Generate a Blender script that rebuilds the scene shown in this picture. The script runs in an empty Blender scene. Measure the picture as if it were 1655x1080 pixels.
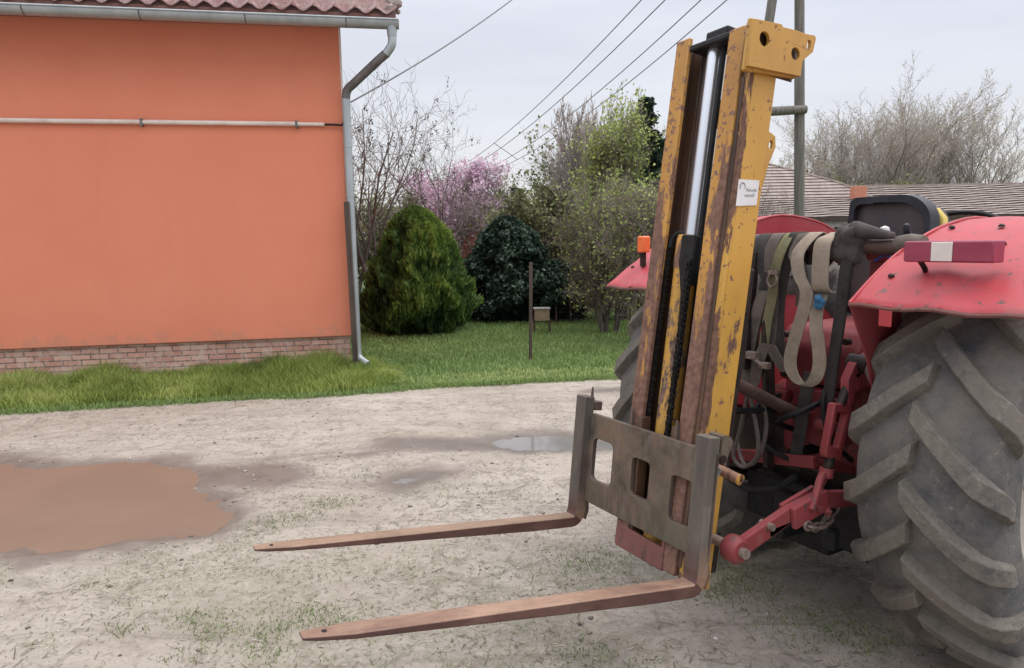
import bpy, math, random
import numpy as np
from mathutils import Vector, Matrix, Euler
from mathutils.geometry import tessellate_polygon
R = math.radians
SC = bpy.context.scene
COL = SC.collection

# ------------------------------------------------------------ camera, world, sun, exposure
cd = bpy.data.cameras.new('camera'); cam = bpy.data.objects.new('camera', cd); COL.objects.link(cam)
pitch, roll = R(7.4), R(1.0)
fw = Vector((0, math.cos(pitch), -math.sin(pitch))); up = Vector((0, math.sin(pitch), math.cos(pitch))); rt = Vector((1, 0, 0))
r2 = math.cos(roll)*rt - math.sin(roll)*up; u2 = math.sin(roll)*rt + math.cos(roll)*up
m = Matrix((r2, u2, -fw)).transposed().to_4x4(); m.translation = (0, 0, 1.5)
cam.matrix_world = m
cd.sensor_width = 36; cd.lens = 36*1120/1655; cd.shift_x = 16.5/1655; cd.clip_start = .05; cd.clip_end = 600
SC.camera = cam

SUN_EL, SUN_AZ = 64, 85      # azimuth clockwise from +Y (away from the camera): high on the right, behind thick cloud
W = bpy.data.worlds.new('World'); SC.world = W; W.use_nodes = True
nt = W.node_tree; nt.nodes.clear()
out = nt.nodes.new('ShaderNodeOutputWorld'); add = nt.nodes.new('ShaderNodeAddShader')
b1 = nt.nodes.new('ShaderNodeBackground'); b2 = nt.nodes.new('ShaderNodeBackground')
sky = nt.nodes.new('ShaderNodeTexSky'); sky.sky_type = 'NISHITA'; sky.sun_disc = False
sky.sun_elevation = R(SUN_EL); sky.sun_rotation = R(SUN_AZ); sky.air_density = 1; sky.dust_density = 4
nt.links.new(sky.outputs[0], b1.inputs[0]); b1.inputs[1].default_value = .05
tc = nt.nodes.new('ShaderNodeTexCoord'); sx = nt.nodes.new('ShaderNodeSeparateXYZ'); nt.links.new(tc.outputs['Generated'], sx.inputs[0])
rp = nt.nodes.new('ShaderNodeValToRGB'); nt.links.new(sx.outputs[2], rp.inputs[0])
e = rp.color_ramp.elements
e[0].position = 0; e[0].color = (.72, .72, .73, 1); e[1].position = 1; e[1].color = (2.35, 2.35, 2.4, 1)
for p, c in ((.06, (.74, .735, .75)), (.14, (.70, .70, .725)), (.30, (.64, .645, .685)), (.45, (1.1, 1.11, 1.16)), (.66, (1.9, 1.91, 1.97))):
    q = e.new(p); q.color = (*c, 1)
mp = nt.nodes.new('ShaderNodeMapping'); mp.inputs['Scale'].default_value = (1.2, 1.2, 5.5); nt.links.new(tc.outputs['Generated'], mp.inputs[0])
nz = nt.nodes.new('ShaderNodeTexNoise'); nz.inputs['Scale'].default_value = 1.7; nz.inputs['Detail'].default_value = 5; nt.links.new(mp.outputs[0], nz.inputs['Vector'])
r3 = nt.nodes.new('ShaderNodeValToRGB'); nt.links.new(nz.outputs[0], r3.inputs[0])
r3.color_ramp.elements[0].position = .3; r3.color_ramp.elements[0].color = (.86, .862, .875, 1)
r3.color_ramp.elements[1].position = .72; r3.color_ramp.elements[1].color = (1.08, 1.075, 1.06, 1)
mx = nt.nodes.new('ShaderNodeMix'); mx.data_type = 'RGBA'; mx.blend_type = 'MULTIPLY'; mx.inputs[0].default_value = 1
nt.links.new(rp.outputs[0], mx.inputs[6]); nt.links.new(r3.outputs[0], mx.inputs[7]); nt.links.new(mx.outputs[2], b2.inputs[0])
b2.inputs[1].default_value = 1.0
nt.links.new(b1.outputs[0], add.inputs[0]); nt.links.new(b2.outputs[0], add.inputs[1]); nt.links.new(add.outputs[0], out.inputs[0])

sl = bpy.data.lights.new('sun', 'SUN'); sl.energy = 1.3; sl.angle = R(24); sl.color = (1, .95, .88)
so = bpy.data.objects.new('sun', sl); COL.objects.link(so)
az = R(SUN_AZ); sd = Vector((math.sin(az)*math.cos(R(SUN_EL)), math.cos(az)*math.cos(R(SUN_EL)), math.sin(R(SUN_EL))))
so.rotation_euler = sd.to_track_quat('Z', 'Y').to_euler()
SC.view_settings.view_transform = 'Standard'; SC.view_settings.look = 'None'; SC.view_settings.exposure = 0; SC.view_settings.gamma = 1

# ------------------------------------------------------------ helpers
def tag(o, label=None, cat=None, group=None, kind=None):
    if label: o['label'] = label
    if cat: o['category'] = cat
    if group: o['group'] = group
    if kind: o['kind'] = kind
    return o

def empty(name, mat4=None, parent=None):
    o = bpy.data.objects.new(name, None); COL.objects.link(o); o.empty_display_size = .2
    if parent: o.parent = parent
    if mat4 is not None: o.matrix_basis = mat4
    return o

class MB:
    def __init__(s, T=None): s.v = []; s.f = []; s.T = T
    def add(s, vs, fs):
        n = len(s.v)
        for p in vs:
            p = Vector(p); s.v.append(tuple(s.T @ p) if s.T else tuple(p))
        s.f += [tuple(i+n for i in f) for f in fs]
        return s
    def box(s, a, b):
        x0, x1 = sorted((a[0], b[0])); y0, y1 = sorted((a[1], b[1])); z0, z1 = sorted((a[2], b[2]))
        vs = [(x, y, z) for z in (z0, z1) for y in (y0, y1) for x in (x0, x1)]
        return s.add(vs, [(0, 2, 3, 1), (4, 5, 7, 6), (0, 1, 5, 4), (2, 6, 7, 3), (0, 4, 6, 2), (1, 3, 7, 5)])
    def beam(s, p, q, w, h, ref=(0, 0, 1), w2=None, h2=None):
        p = Vector(p); q = Vector(q); d = (q-p).normalized(); ref = Vector(ref)
        a = d.cross(ref); a = a.normalized() if a.length > 1e-4 else Vector((1, 0, 0)); c = a.cross(d).normalized()
        vs = []
        for pt, ww, hh in ((p, w, h), (q, w2 or w, h2 or h)):
            for i, j in ((-1, -1), (1, -1), (1, 1), (-1, 1)): vs.append(pt + a*i*ww/2 + c*j*hh/2)
        return s.add(vs, [(0, 1, 2, 3), (7, 6, 5, 4), (0, 4, 5, 1), (1, 5, 6, 2), (2, 6, 7, 3), (3, 7, 4, 0)])
    def tube(s, pts, r, n=10, cap=True):
        pts = [Vector(p) for p in pts]; rr = r if isinstance(r, (list, tuple)) else [r]*len(pts)
        vs = []; prev = None
        for i, p in enumerate(pts):
            d = (pts[min(i+1, len(pts)-1)] - pts[max(i-1, 0)]).normalized()
            if prev is None:
                a = d.cross(Vector((0, 0, 1))); a = a if a.length > 1e-3 else d.cross(Vector((1, 0, 0)))
            else: a = prev - d*prev.dot(d)
            a.normalize(); prev = a; c = d.cross(a)
            for k in range(n):
                t = 2*math.pi*k/n; vs.append(p + (a*math.cos(t)+c*math.sin(t))*rr[i])
        fs = [(i*n+k, i*n+(k+1) % n, (i+1)*n+(k+1) % n, (i+1)*n+k) for i in range(len(pts)-1) for k in range(n)]
        if cap: fs += [tuple(range(n-1, -1, -1)), tuple(range((len(pts)-1)*n, len(pts)*n))]
        return s.add(vs, fs)
    def cyl(s, p, q, r, n=20, r2=None): return s.tube([p, q], [r, r2 if r2 is not None else r], n)
    def lathe(s, prof, axis='y', n=48, c=(0, 0, 0), close=True):
        vs = []
        for a, r in prof:
            for k in range(n):
                t = 2*math.pi*k/n; x, z = r*math.cos(t), r*math.sin(t)
                vs.append((c[0]+x, c[1]+a, c[2]+z) if axis == 'y' else ((c[0]+x, c[1]+z, c[2]+a) if axis == 'z' else (c[0]+a, c[1]+x, c[2]+z)))
        m_ = len(prof); fs = []
        for i in range(m_ if close else m_-1):
            j = (i+1) % m_
            for k in range(n): fs.append((i*n+k, i*n+(k+1) % n, j*n+(k+1) % n, j*n+k))
        return s.add(vs, fs)
    def plate(s, poly, holes, t0, t1, mapf):
        """extrude polygon with holes; mapf(u,v,t)->xyz"""
        loops = [poly] + list(holes); flat = [p for l in loops for p in l]
        tris = tessellate_polygon([[Vector((a, b, 0)) for a, b in l] for l in loops]); n = len(flat)
        vs = [mapf(a, b, t0) for a, b in flat] + [mapf(a, b, t1) for a, b in flat]
        fs = [tuple(t) for t in tris] + [tuple(i+n for i in reversed(t)) for t in tris]
        o = 0
        for l in loops:
            k = len(l)
            for i in range(k): fs.append((o+i, o+(i+1) % k, n+o+(i+1) % k, n+o+i))
            o += k
        return s.add(vs, fs)
    def ribbon(s, pts, w, t=.004, ref=(0, 1, 0)):
        pts = smooth(pts, 5); ref = Vector(ref); vs = []; n = len(pts)
        for i, p in enumerate(pts):
            d = (pts[min(i+1, n-1)]-pts[max(i-1, 0)]).normalized()
            nn = d.cross(ref).normalized() if d.cross(ref).length > 1e-3 else Vector((1, 0, 0))
            a = ref
            for i1, j1 in ((-1, -1), (1, -1), (1, 1), (-1, 1)): vs.append(p + a*i1*w/2 + nn*j1*t/2)
        fs = [(i*4+k, i*4+(k+1) % 4, i*4+4+(k+1) % 4, i*4+4+k) for i in range(n-1) for k in range(4)] + [(3, 2, 1, 0), tuple(range(4*n-4, 4*n))]
        return s.add(vs, fs)
    def build(s, name, mat_, parent=None, bevel=0, flat=False, ang=40, seg=2):
        me = bpy.data.meshes.new(name); me.from_pydata(s.v, [], s.f); me.validate()
        import bmesh
        bm = bmesh.new(); bm.from_mesh(me); bmesh.ops.recalc_face_normals(bm, faces=bm.faces); bm.to_mesh(me); bm.free()
        me.materials.append(mat_)
        if not flat:
            me.polygons.foreach_set('use_smooth', [True]*len(me.polygons)); me.set_sharp_from_angle(angle=R(ang))
        o = bpy.data.objects.new(name, me); COL.objects.link(o)
        if parent: o.parent = parent
        if bevel:
            b = o.modifiers.new('bevel', 'BEVEL'); b.width = bevel; b.segments = seg; b.limit_method = 'ANGLE'; b.angle_limit = R(35); b.harden_normals = False
        return o

def smooth(pts, k=4):
    P = [Vector(p) for p in pts]; n = len(P); o = []
    for i in range(n-1):
        p0, p1, p2, p3 = P[max(i-1, 0)], P[i], P[i+1], P[min(i+2, n-1)]
        for j in range(k):
            t = j/k
            o.append(.5*((2*p1)+(p2-p0)*t+(2*p0-5*p1+4*p2-p3)*t*t+(3*p1-p0-3*p2+p3)*t**3))
    o.append(P[-1]); return o

def npmesh(name, V, F, mat_, parent=None, tint=None, smoothf=False):
    """V (n,3), F (m,k) numpy"""
    me = bpy.data.meshes.new(name); k = F.shape[1]
    me.vertices.add(len(V)); me.vertices.foreach_set('co', V.astype(np.float32).ravel())
    me.loops.add(F.size); me.loops.foreach_set('vertex_index', F.astype(np.int32).ravel())
    me.polygons.add(len(F)); me.polygons.foreach_set('loop_start', np.arange(0, F.size, k, dtype=np.int32))
    me.update(calc_edges=True)
    if tint is not None:
        a = me.attributes.new('tint', 'FLOAT', 'POINT'); a.data.foreach_set('value', tint.astype(np.float32))
    if smoothf: me.polygons.foreach_set('use_smooth', np.ones(len(F), dtype=bool))
    me.materials.append(mat_)
    o = bpy.data.objects.new(name, me); COL.objects.link(o)
    if parent: o.parent = parent
    return o

def rrect(x0, x1, y0, y1, r, n=4):
    p = []
    for cx, cy, a0 in ((x1-r, y1-r, 0), (x0+r, y1-r, 90), (x0+r, y0+r, 180), (x1-r, y0+r, 270)):
        for i in range(n+1):
            a = R(a0+90*i/n); p.append((cx+r*math.cos(a), cy+r*math.sin(a)))
    return p

# ---- numpy noise
def lattice(seed, n=256): return np.random.RandomState(seed).rand(n, n)
def vnoise(x, y, seed):
    L = lattice(seed); xi = np.floor(x).astype(int); yi = np.floor(y).astype(int); fx = x-xi; fy = y-yi
    fx = fx*fx*(3-2*fx); fy = fy*fy*(3-2*fy); a = lambda i, j: L[(xi+i) % 256, (yi+j) % 256]
    return (a(0, 0)*(1-fx)+a(1, 0)*fx)*(1-fy)+(a(0, 1)*(1-fx)+a(1, 1)*fx)*fy
def fbm(x, y, seed, oct=4):
    s = 0; amp = .5; t = 0
    for i in range(oct):
        s = s+amp*vnoise(x*2**i+13*i, y*2**i+7*i, seed+i); t += amp; amp *= .5
    return s/t

# ------------------------------------------------------------ materials
class NT:
    def __init__(s, name):
        s.m = bpy.data.materials.new(name); s.m.use_nodes = True; s.t = s.m.node_tree; s.b = s.t.nodes['Principled BSDF']
        s.tc = s.t.nodes.new('ShaderNodeTexCoord'); s.co = s.tc.outputs['Object']
    def n(s, k): return s.t.nodes.new(k)
    def l(s, a, b): s.t.links.new(a, b)
    def noise(s, scale, detail=5, rough=.6, stretch=None, seed=0, dist=0):
        n = s.n('ShaderNodeTexNoise'); n.inputs['Scale'].default_value = scale; n.inputs['Detail'].default_value = detail
        n.inputs['Roughness'].default_value = rough; n.inputs['Distortion'].default_value = dist
        mp = s.n('ShaderNodeMapping'); mp.inputs['Location'].default_value = (seed*1.7, seed*2.3, seed*.9)
        if stretch: mp.inputs['Scale'].default_value = stretch
        s.l(s.co, mp.inputs[0]); s.l(mp.outputs[0], n.inputs['Vector']); return n.outputs[0]
    def ramp(s, inp, stops):
        r = s.n('ShaderNodeValToRGB'); s.l(inp, r.inputs[0]); e = r.color_ramp.elements
        for i, (p, c) in enumerate(stops):
            q = e[i] if i < 2 else e.new(p)
            q.position = p; q.color = (c, c, c, 1) if isinstance(c, (int, float)) else (*c, 1)
        return r.outputs[0]
    def mix(s, fac, a, b, mode='MIX'):
        m_ = s.n('ShaderNodeMix'); m_.data_type = 'RGBA'; m_.blend_type = mode
        for i, v in ((0, fac), (6, a), (7, b)):
            if isinstance(v, (int, float)): m_.inputs[i].default_value = v if i == 0 else (v, v, v, 1)
            elif isinstance(v, tuple): m_.inputs[i].default_value = (*v, 1)
            else: s.l(v, m_.inputs[i])
        return m_.outputs[2]
    def math(s, op, a, b=0):
        m_ = s.n('ShaderNodeMath'); m_.operation = op
        for i, v in ((0, a), (1, b)):
            if isinstance(v, (int, float)): m_.inputs[i].default_value = v
            else: s.l(v, m_.inputs[i])
        return m_.outputs[0]
    def bump(s, h, strength=.3, dist=.01):
        b = s.n('ShaderNodeBump'); b.inputs['Strength'].default_value = strength; b.inputs['Distance'].default_value = dist
        s.l(h, b.inputs['Height']); s.l(b.outputs[0], s.b.inputs['Normal'])
    def out(s, col=None, rough=None, metal=None):
        for k, v in (('Base Color', col), ('Roughness', rough), ('Metallic', metal)):
            if v is None: continue
            if isinstance(v, (int, float)): s.b.inputs[k].default_value = v
            elif isinstance(v, tuple): s.b.inputs[k].default_value = (*v, 1)
            else: s.l(v, s.b.inputs[k])
        return s.m

def plain(name, c1, c2, scale=20, rough=.7, metal=0, bump=.2, bd=.003, stretch=None):
    t = NT(name); n = t.noise(scale, 6, .65, stretch); c = t.ramp(n, [(.3, c1), (.7, c2)]); t.bump(n, bump, bd)
    if max(c2) < .06: t.b.inputs['Specular IOR Level'].default_value = .2
    return t.out(c, rough, metal)

def painted(name, paint, rust1, rust2, wear=.5, sc=9, rough=.45, fleck=.62, paint2=None, stretch=(1, 1, .35), zwear=None, axis=2):
    """chipped paint over rusty steel"""
    t = NT(name)
    big = t.noise(sc, 8, .7, stretch, 1, .3); small = t.noise(sc*4.5, 4, .6, None, 3); var = t.noise(3, 4, .5, None, 5)
    if zwear:      # more wear low on the mast
        sp = t.n('ShaderNodeSeparateXYZ'); t.l(t.co, sp.inputs[0])
        mr = t.n('ShaderNodeMapRange'); t.l(sp.outputs[axis], mr.inputs[0])
        for i, v in enumerate(zwear): mr.inputs[i+1].default_value = v
        big = t.math('ADD', big, mr.outputs[0])
    mask = t.ramp(big, [(wear, 0), (wear+.035, 1)]); fl = t.ramp(small, [(fleck, 0), (fleck+.03, 1)])
    msk = t.math('MAXIMUM', mask, fl)
    rust = t.ramp(small, [(.3, rust1), (.7, rust2)])
    pc = t.ramp(var, [(.3, paint), (.7, paint2 or tuple(min(1, c*1.15) for c in paint))])
    grime = t.noise(sc*.7, 6, .7, (1, 1, .2), 9); gm = t.ramp(grime, [(.48, 0), (.75, .45)])
    pc = t.mix(gm, pc, tuple(c*.45+.02 for c in paint))
    c = t.mix(msk, pc, rust); inv = t.math('SUBTRACT', 1, msk)
    hb = t.math('ADD', t.math('MULTIPLY', inv, .6), t.math('MULTIPLY', small, .35)); t.bump(hb, .35, .002)
    rg = t.ramp(msk, [(0, rough), (1, .85)])
    return t.out(c, rg, 0)

def foliage(name, c1, c2, c3, rough=.6, trans=.25):
    t = NT(name); a = t.n('ShaderNodeAttribute'); a.attribute_name = 'tint'
    c = t.ramp(a.outputs['Fac'], [(0, c1), (1, c3), (.55, c2)])
    t.out(c, rough); 
    tr = t.n('ShaderNodeBsdfTranslucent'); t.l(c, tr.inputs[0]); ms = t.n('ShaderNodeMixShader'); ms.inputs[0].default_value = trans
    t.b.inputs['Specular IOR Level'].default_value = .3
    o = t.t.nodes['Material Output']; t.l(t.b.outputs[0], ms.inputs[1]); t.l(tr.outputs[0], ms.inputs[2]); t.l(ms.outputs[0], o.inputs[0])
    return t.m

M = {}
M['yellow'] = painted('yellow_paint', (.41, .222, .043), (.06, .03, .022), (.16, .07, .042), .595, 8, .5, .63, (.55, .30, .055))
M['yellow_dirty'] = painted('dirty_yellow_barrel', (.42, .22, .04), (.05, .03, .025), (.20, .13, .10), .55, 13, .5, .60, (.50, .27, .05), (1, 1, .5))
M['yellow_side'] = painted('yellow_side_paint', (.44, .24, .043), (.06, .03, .022), (.19, .095, .06), .605, 9, .5, .63, (.54, .30, .055), (1, 1, .35), (.014, .04, .17, 0), 0)
M['yellow_worn'] = painted('yellow_paint_worn', (.37, .18, .04), (.10, .05, .036), (.22, .12, .085), .52, 12, .6, .565, (.52, .27, .055), (1, 1, .22), (0.4, 1.5, .21, -.05))
M['rail_rust'] = painted('rail_rust', (.19, .10, .07), (.08, .04, .03), (.17, .09, .065), .60, 12, .6, .62, (.30, .16, .11), (1, 1, .15))
M['dark_steel'] = plain('dark_greasy_steel', (.012, .011, .012), (.05, .035, .03), 18, .45, .2, .3)
M['web'] = plain('brown_channel_web', (.022, .014, .012), (.13, .068, .038), 9, .6, 0, .3, .002, (1, 1, .2))
M['chrome'] = plain('chrome_plunger', (.62, .64, .68), (.72, .74, .78), 8, .22, .85, .02, .001, (1, 1, .1))
M['black'] = plain('black_rubber_grease', (.008, .008, .009), (.02, .02, .021), 30, .5, 0, .3)
M['chain'] = plain('greasy_chain', (.012, .012, .013), (.05, .045, .042), 60, .4, .5, .3)
def steel():
    t = NT('worn_carriage_steel'); a = t.noise(5, 8, .7, None, 2, .6); b = t.noise(30, 6, .7, (1, 1, .3), 4); g = t.noise(2.6, 4, .6, None, 8)
    c = t.ramp(a, [(.34, (.05, .038, .03)), (.70, (.20, .135, .09)), (.5, (.115, .088, .066))])
    c = t.mix(t.ramp(b, [(.5, 0), (.72, .5)]), c, (.20, .17, .155))
    c = t.mix(t.ramp(g, [(.55, 0), (.72, .35)]), c, (.10, .125, .085))
    c = t.mix(t.ramp(t.noise(14, 6, .75, None, 11), [(.58, 0), (.66, .7)]), c, (.20, .10, .06))
    t.bump(b, .25, .002); return t.out(c, t.ramp(a, [(.3, .45), (.7, .7)]), .25)
M['steel'] = steel()
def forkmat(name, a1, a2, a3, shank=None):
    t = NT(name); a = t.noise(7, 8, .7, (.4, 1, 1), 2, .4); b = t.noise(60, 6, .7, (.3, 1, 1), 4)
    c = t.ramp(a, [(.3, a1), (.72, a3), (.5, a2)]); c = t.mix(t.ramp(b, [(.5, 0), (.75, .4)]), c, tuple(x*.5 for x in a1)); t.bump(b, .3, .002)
    if shank:      # the upright is bare worn steel, the blade rusty
        sp = t.n('ShaderNodeSeparateXYZ'); t.l(t.co, sp.inputs[0]); z = t.math('ADD', sp.outputs[2], t.math('MULTIPLY', a, .12))
        c2 = t.ramp(t.noise(16, 7, .7, (1, 1, .25), 9), [(.3, shank[0]), (.7, shank[1])]); c = t.mix(t.ramp(z, [(.06, 0), (.19, 1)]), c, c2)
    return t.out(c, .66, 0)
M['fork'] = forkmat('rusty_fork', (.13, .078, .052), (.235, .15, .10), (.32, .215, .15), ((.055, .04, .033), (.14, .10, .078)))
M['fork_red'] = forkmat('reddish_fork', (.115, .058, .042), (.24, .145, .10), (.33, .22, .155), ((.07, .06, .052), (.17, .145, .125)))
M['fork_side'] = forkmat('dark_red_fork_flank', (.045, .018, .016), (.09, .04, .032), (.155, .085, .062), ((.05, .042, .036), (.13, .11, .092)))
M['fork_dark'] = forkmat('dark_fork_shank', (.075, .05, .042), (.12, .085, .068), (.16, .125, .10))
M['redrust'] = painted('red_oxide_crossmember', (.15, .055, .048), (.07, .035, .028), (.12, .06, .045), .55, 9, .6, .6)
def tractor_red(name, base, pale, wear=.68, rough=.42):
    t = NT(name); a = t.noise(3.5, 6, .65, None, 1, .4); b = t.noise(22, 6, .7, None, 4); d = t.noise(7, 8, .75, None, 7, .5)
    c = t.ramp(a, [(.32, base), (.72, pale)])
    c = t.mix(t.ramp(d, [(.50, 0), (.72, .6)]), c, tuple(x*.55+.055 for x in base)); c = t.mix(t.ramp(t.noise(2.2, 8, .8, (1, 1, .5), 15), [(.56, 0), (.62, .5)]), c, (.20, .12, .10))
    c = t.mix(t.ramp(b, [(wear, 0), (wear+.03, 1)]), c, (.09, .05, .04)); t.bump(d, .2, .004)
    return t.out(c, t.ramp(a, [(.3, rough), (.7, rough+.15)]), 0)
M['red'] = tractor_red('faded_red_paint', (.34, .024, .034), (.41, .055, .07), .61, .45)
M['red_dark'] = tractor_red('dirty_shaded_red_paint', (.16, .018, .024), (.24, .04, .045), .60, .55)  # dirty red; also stands in for shade on the near fender panel
M['red_bright'] = tractor_red('red_cast_paint', (.19, .018, .025), (.26, .045, .05), .58, .6)
def rubber():
    t = NT('dusty_tyre_rubber'); a = t.noise(6, 8, .7, None, 1, .5); b = t.noise(45, 6, .75, None, 3)
    at_ = t.n('ShaderNodeAttribute'); at_.attribute_name = 'lug'
    dark = t.ramp(a, [(.33, (.045, .050, .060)), (.62, (.125, .12, .115))]); dust = t.ramp(b, [(.3, (.085, .076, .066)), (.72, (.20, .178, .15))])
    c = t.mix(t.math('MULTIPLY', at_.outputs['Fac'], t.ramp(a, [(.34, .35), (.52, 1)])), dark, dust)
    c = t.mix(t.ramp(t.noise(11, 7, .75, None, 9), [(.56, 0), (.66, .8)]), c, (.045, .045, .05))
    c = t.mix(t.ramp(t.noise(3.2, 6, .7, None, 21), [(.44, 0), (.62, .75)]), c, (.175, .155, .13)); c = t.mix(t.ramp(t.noise(90, 8, .85, None, 33), [(.54, 0), (.66, .6)]), c, (.05, .048, .045)); c = t.mix(t.ramp(t.noise(26, 8, .8, (1, 1, 1), 37), [(.58, 0), (.66, .6)]), c, (.30, .27, .225)); t.bump(t.math('ADD', b, t.math('ADD', a, t.noise(24, 8, .8, None, 41))), .8, .006); return t.out(c, .85)
M['rubber'] = rubber()
M['rim'] = plain('rim_paint', (.35, .32, .28), (.5, .47, .42), 12, .6)
M['brownpipe'] = plain('brown_dirty_tube', (.045, .028, .024), (.10, .06, .05), 14, .55)
M['hose'] = plain('grey_hose', (.07, .055, .05), (.14, .11, .10), 25, .7)
M['seatshell'] = plain('black_seat_vinyl', (.015, .016, .02), (.035, .036, .045), 10, .38)
M['seatback'] = plain('worn_dark_seat_panel', (.02, .018, .026), (.085, .055, .05), 5, .45)
M['foam'] = plain('yellow_seat_foam', (.45, .33, .08), (.62, .48, .16), 14, .95)
M['lens_red'] = plain('dark_red_lens', (.22, .02, .05), (.28, .04, .08), 10, .25)
M['lens_white'] = plain('clear_lens', (.55, .5, .48), (.68, .62, .58), 20, .2)
M['lens_orange'] = plain('orange_lens', (.72, .13, .035), (.8, .19, .06), 10, .25)
M['white'] = plain('white_cloth', (.6, .58, .58), (.78, .76, .75), 25, .9)
M['chainrust'] = plain('rusty_check_chain', (.14, .10, .085), (.28, .22, .19), 40, .6, .3)
M['galv'] = plain('galvanised_sheet', (.30, .34, .36), (.42, .46, .48), 7, .42, .55, .1, .002, (1, 1, .3))
M['galv_dark'] = plain('weathered_downpipe', (.10, .095, .095), (.20, .19, .19), 9, .5, .4)
M['whitepipe'] = plain('painted_conduit', (.55, .42, .36), (.78, .70, .66), 6, .5, 0, .1, .002, (.5, 1, 1))
M['post'] = plain('weathered_grey_wood', (.085, .08, .07), (.21, .20, .18), 16, .9, 0, .6, .006, (1, 1, .06))
M['post_dark'] = plain('dark_brown_wood', (.035, .025, .02), (.10, .07, .055), 20, .9, 0, .6, .004, (1, 1, .1))
M['boxwood'] = plain('box_boards', (.16, .12, .075), (.28, .22, .14), 14, .85, 0, .5, .004, (1, 1, 4))
M['wire'] = plain('power_wire', (.10, .10, .11), (.16, .16, .17), 5, .6, .2, 0)
M['sticker'] = plain('white_sticker', (.58, .58, .6), (.68, .68, .68), 22, .4, 0, .05)
M['ink'] = plain('sticker_ink', (.09, .09, .10), (.20, .20, .20), 60, .6, 0, 0)
M['blue'] = plain('blue_rag', (.02, .09, .20), (.04, .16, .30), 25, .8)
M['soffit'] = plain('soffit_boards', (.14, .06, .05), (.24, .12, .10), 12, .8)
M['timber'] = plain('grey_fence_boards', (.16, .15, .14), (.30, .28, .26), 9, .9, 0, .5, .01, (8, 1, .3))
M['barnwall'] = plain('barn_plaster', (.34, .31, .28), (.48, .44, .40), 2, .9)
def strapm(n, a, b):
    t = NT(n); w = t.n('ShaderNodeTexWave'); w.wave_type = 'BANDS'; w.bands_direction = 'Z'; w.inputs['Scale'].default_value = 90; w.inputs['Distortion'].default_value = 1.5; t.l(t.co, w.inputs[0])
    x = t.noise(22, 7, .75); c = t.mix(t.ramp(w.outputs[1], [(.2, 0), (.8, .35)]), t.ramp(x, [(.3, a), (.7, b)]), tuple(v*.5 for v in a)); c = t.mix(t.ramp(t.noise(7, 6, .7, None, 4), [(.52, 0), (.66, .6)]), c, tuple(v*.45 for v in a))
    t.bump(t.math('ADD', w.outputs[1], x), .6, .002); return t.out(c, .95)
M['strap_beige'] = strapm('beige_webbing', (.27, .215, .165), (.43, .36, .285))
M['strap_grey'] = strapm('grey_webbing', (.10, .082, .072), (.20, .165, .14))
M['strap_dark'] = strapm('dark_webbing', (.03, .026, .026), (.075, .064, .06))
M['strap_olive'] = strapm('olive_webbing', (.16, .15, .075), (.27, .25, .14))
M['cloth'] = strapm('grey_rubber_cloth', (.05, .043, .042), (.12, .10, .095))
def plaster():
    t = NT('orange_plaster'); a = t.noise(.9, 5, .6, None, 2); b = t.noise(120, 3, .7, None, 5); d = t.noise(5, 6, .7, None, 8)
    c = t.ramp(a, [(.3, (.66, .215, .125)), (.7, (.70, .245, .15))]); c = t.mix(t.ramp(d, [(.6, 0), (.8, .25)]), c, (.56, .165, .095))
    st = t.noise(1.6, 7, .7, (2.2, 2.2, .35), 13, .4); c = t.mix(t.ramp(st, [(.56, 0), (.74, .16)]), c, (.50, .18, .11))
    sp = t.n('ShaderNodeSeparateXYZ'); t.l(t.co, sp.inputs[0]); hz = t.math('ADD', sp.outputs[2], t.math('MULTIPLY', t.noise(6, 7, .75, None, 17), .9))
    c = t.mix(t.ramp(hz, [(.93, .42), (1.12, 0)]), c, (.44, .23, .16))
    t.bump(t.math('ADD', b, t.math('MULTIPLY', t.noise(3.2, 4, .5, None, 19), 2.2)), .5, .005); return t.out(c, .92)
M['plaster'] = plaster()
def brick():
    t = NT('plinth_bricks'); mp = t.n('ShaderNodeMapping'); mp.inputs['Rotation'].default_value = (R(-90), 0, 0)
    t.l(t.co, mp.inputs[0]); b = t.n('ShaderNodeTexBrick'); t.l(mp.outputs[0], b.inputs[0])
    b.inputs['Scale'].default_value = 1; b.inputs['Brick Width'].default_value = .19; b.inputs['Row Height'].default_value = .061
    b.inputs['Mortar Size'].default_value = .007; b.inputs['Color1'].default_value = (.60, .36, .28, 1); b.inputs['Color2'].default_value = (.44, .21, .16, 1)
    b.inputs['Mortar'].default_value = (.17, .13, .11, 1)
    n = t.noise(9, 6, .7, None, 3); c = t.mix(t.ramp(n, [(.46, 0), (.62, .65)]), b.outputs[0], (.60, .47, .40))
    inv = t.math('SUBTRACT', 1, b.outputs['Fac']); t.bump(t.math('ADD', inv, t.math('MULTIPLY', n, .3)), .7, .006)
    return t.out(c, .9)
M['brick'] = brick()
def tiles(name, a, b, c3, sc=14):
    t = NT(name); n = t.noise(sc, 6, .8, None, 3); d = t.noise(2.2, 4, .6, None, 6)
    c = t.ramp(d, [(.35, a), (.65, b)]); c = t.mix(t.ramp(n, [(.48, 0), (.62, .75)]), c, c3); t.bump(n, .5, .006); return t.out(c, .9)
M['tile'] = tiles('mossy_roof_tile', (.22, .10, .10), (.27, .17, .16), (.34, .31, .30), 22)
M['barntile'] = tiles('grey_barn_tile', (.27, .215, .19), (.36, .30, .275), (.20, .165, .15), 5)
M['tile_edge'] = plain('tile_edge_shadow', (.05, .04, .038), (.09, .07, .065), 8, .95)  # dark colour painted in for the shadow lines below tile rows
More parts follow.
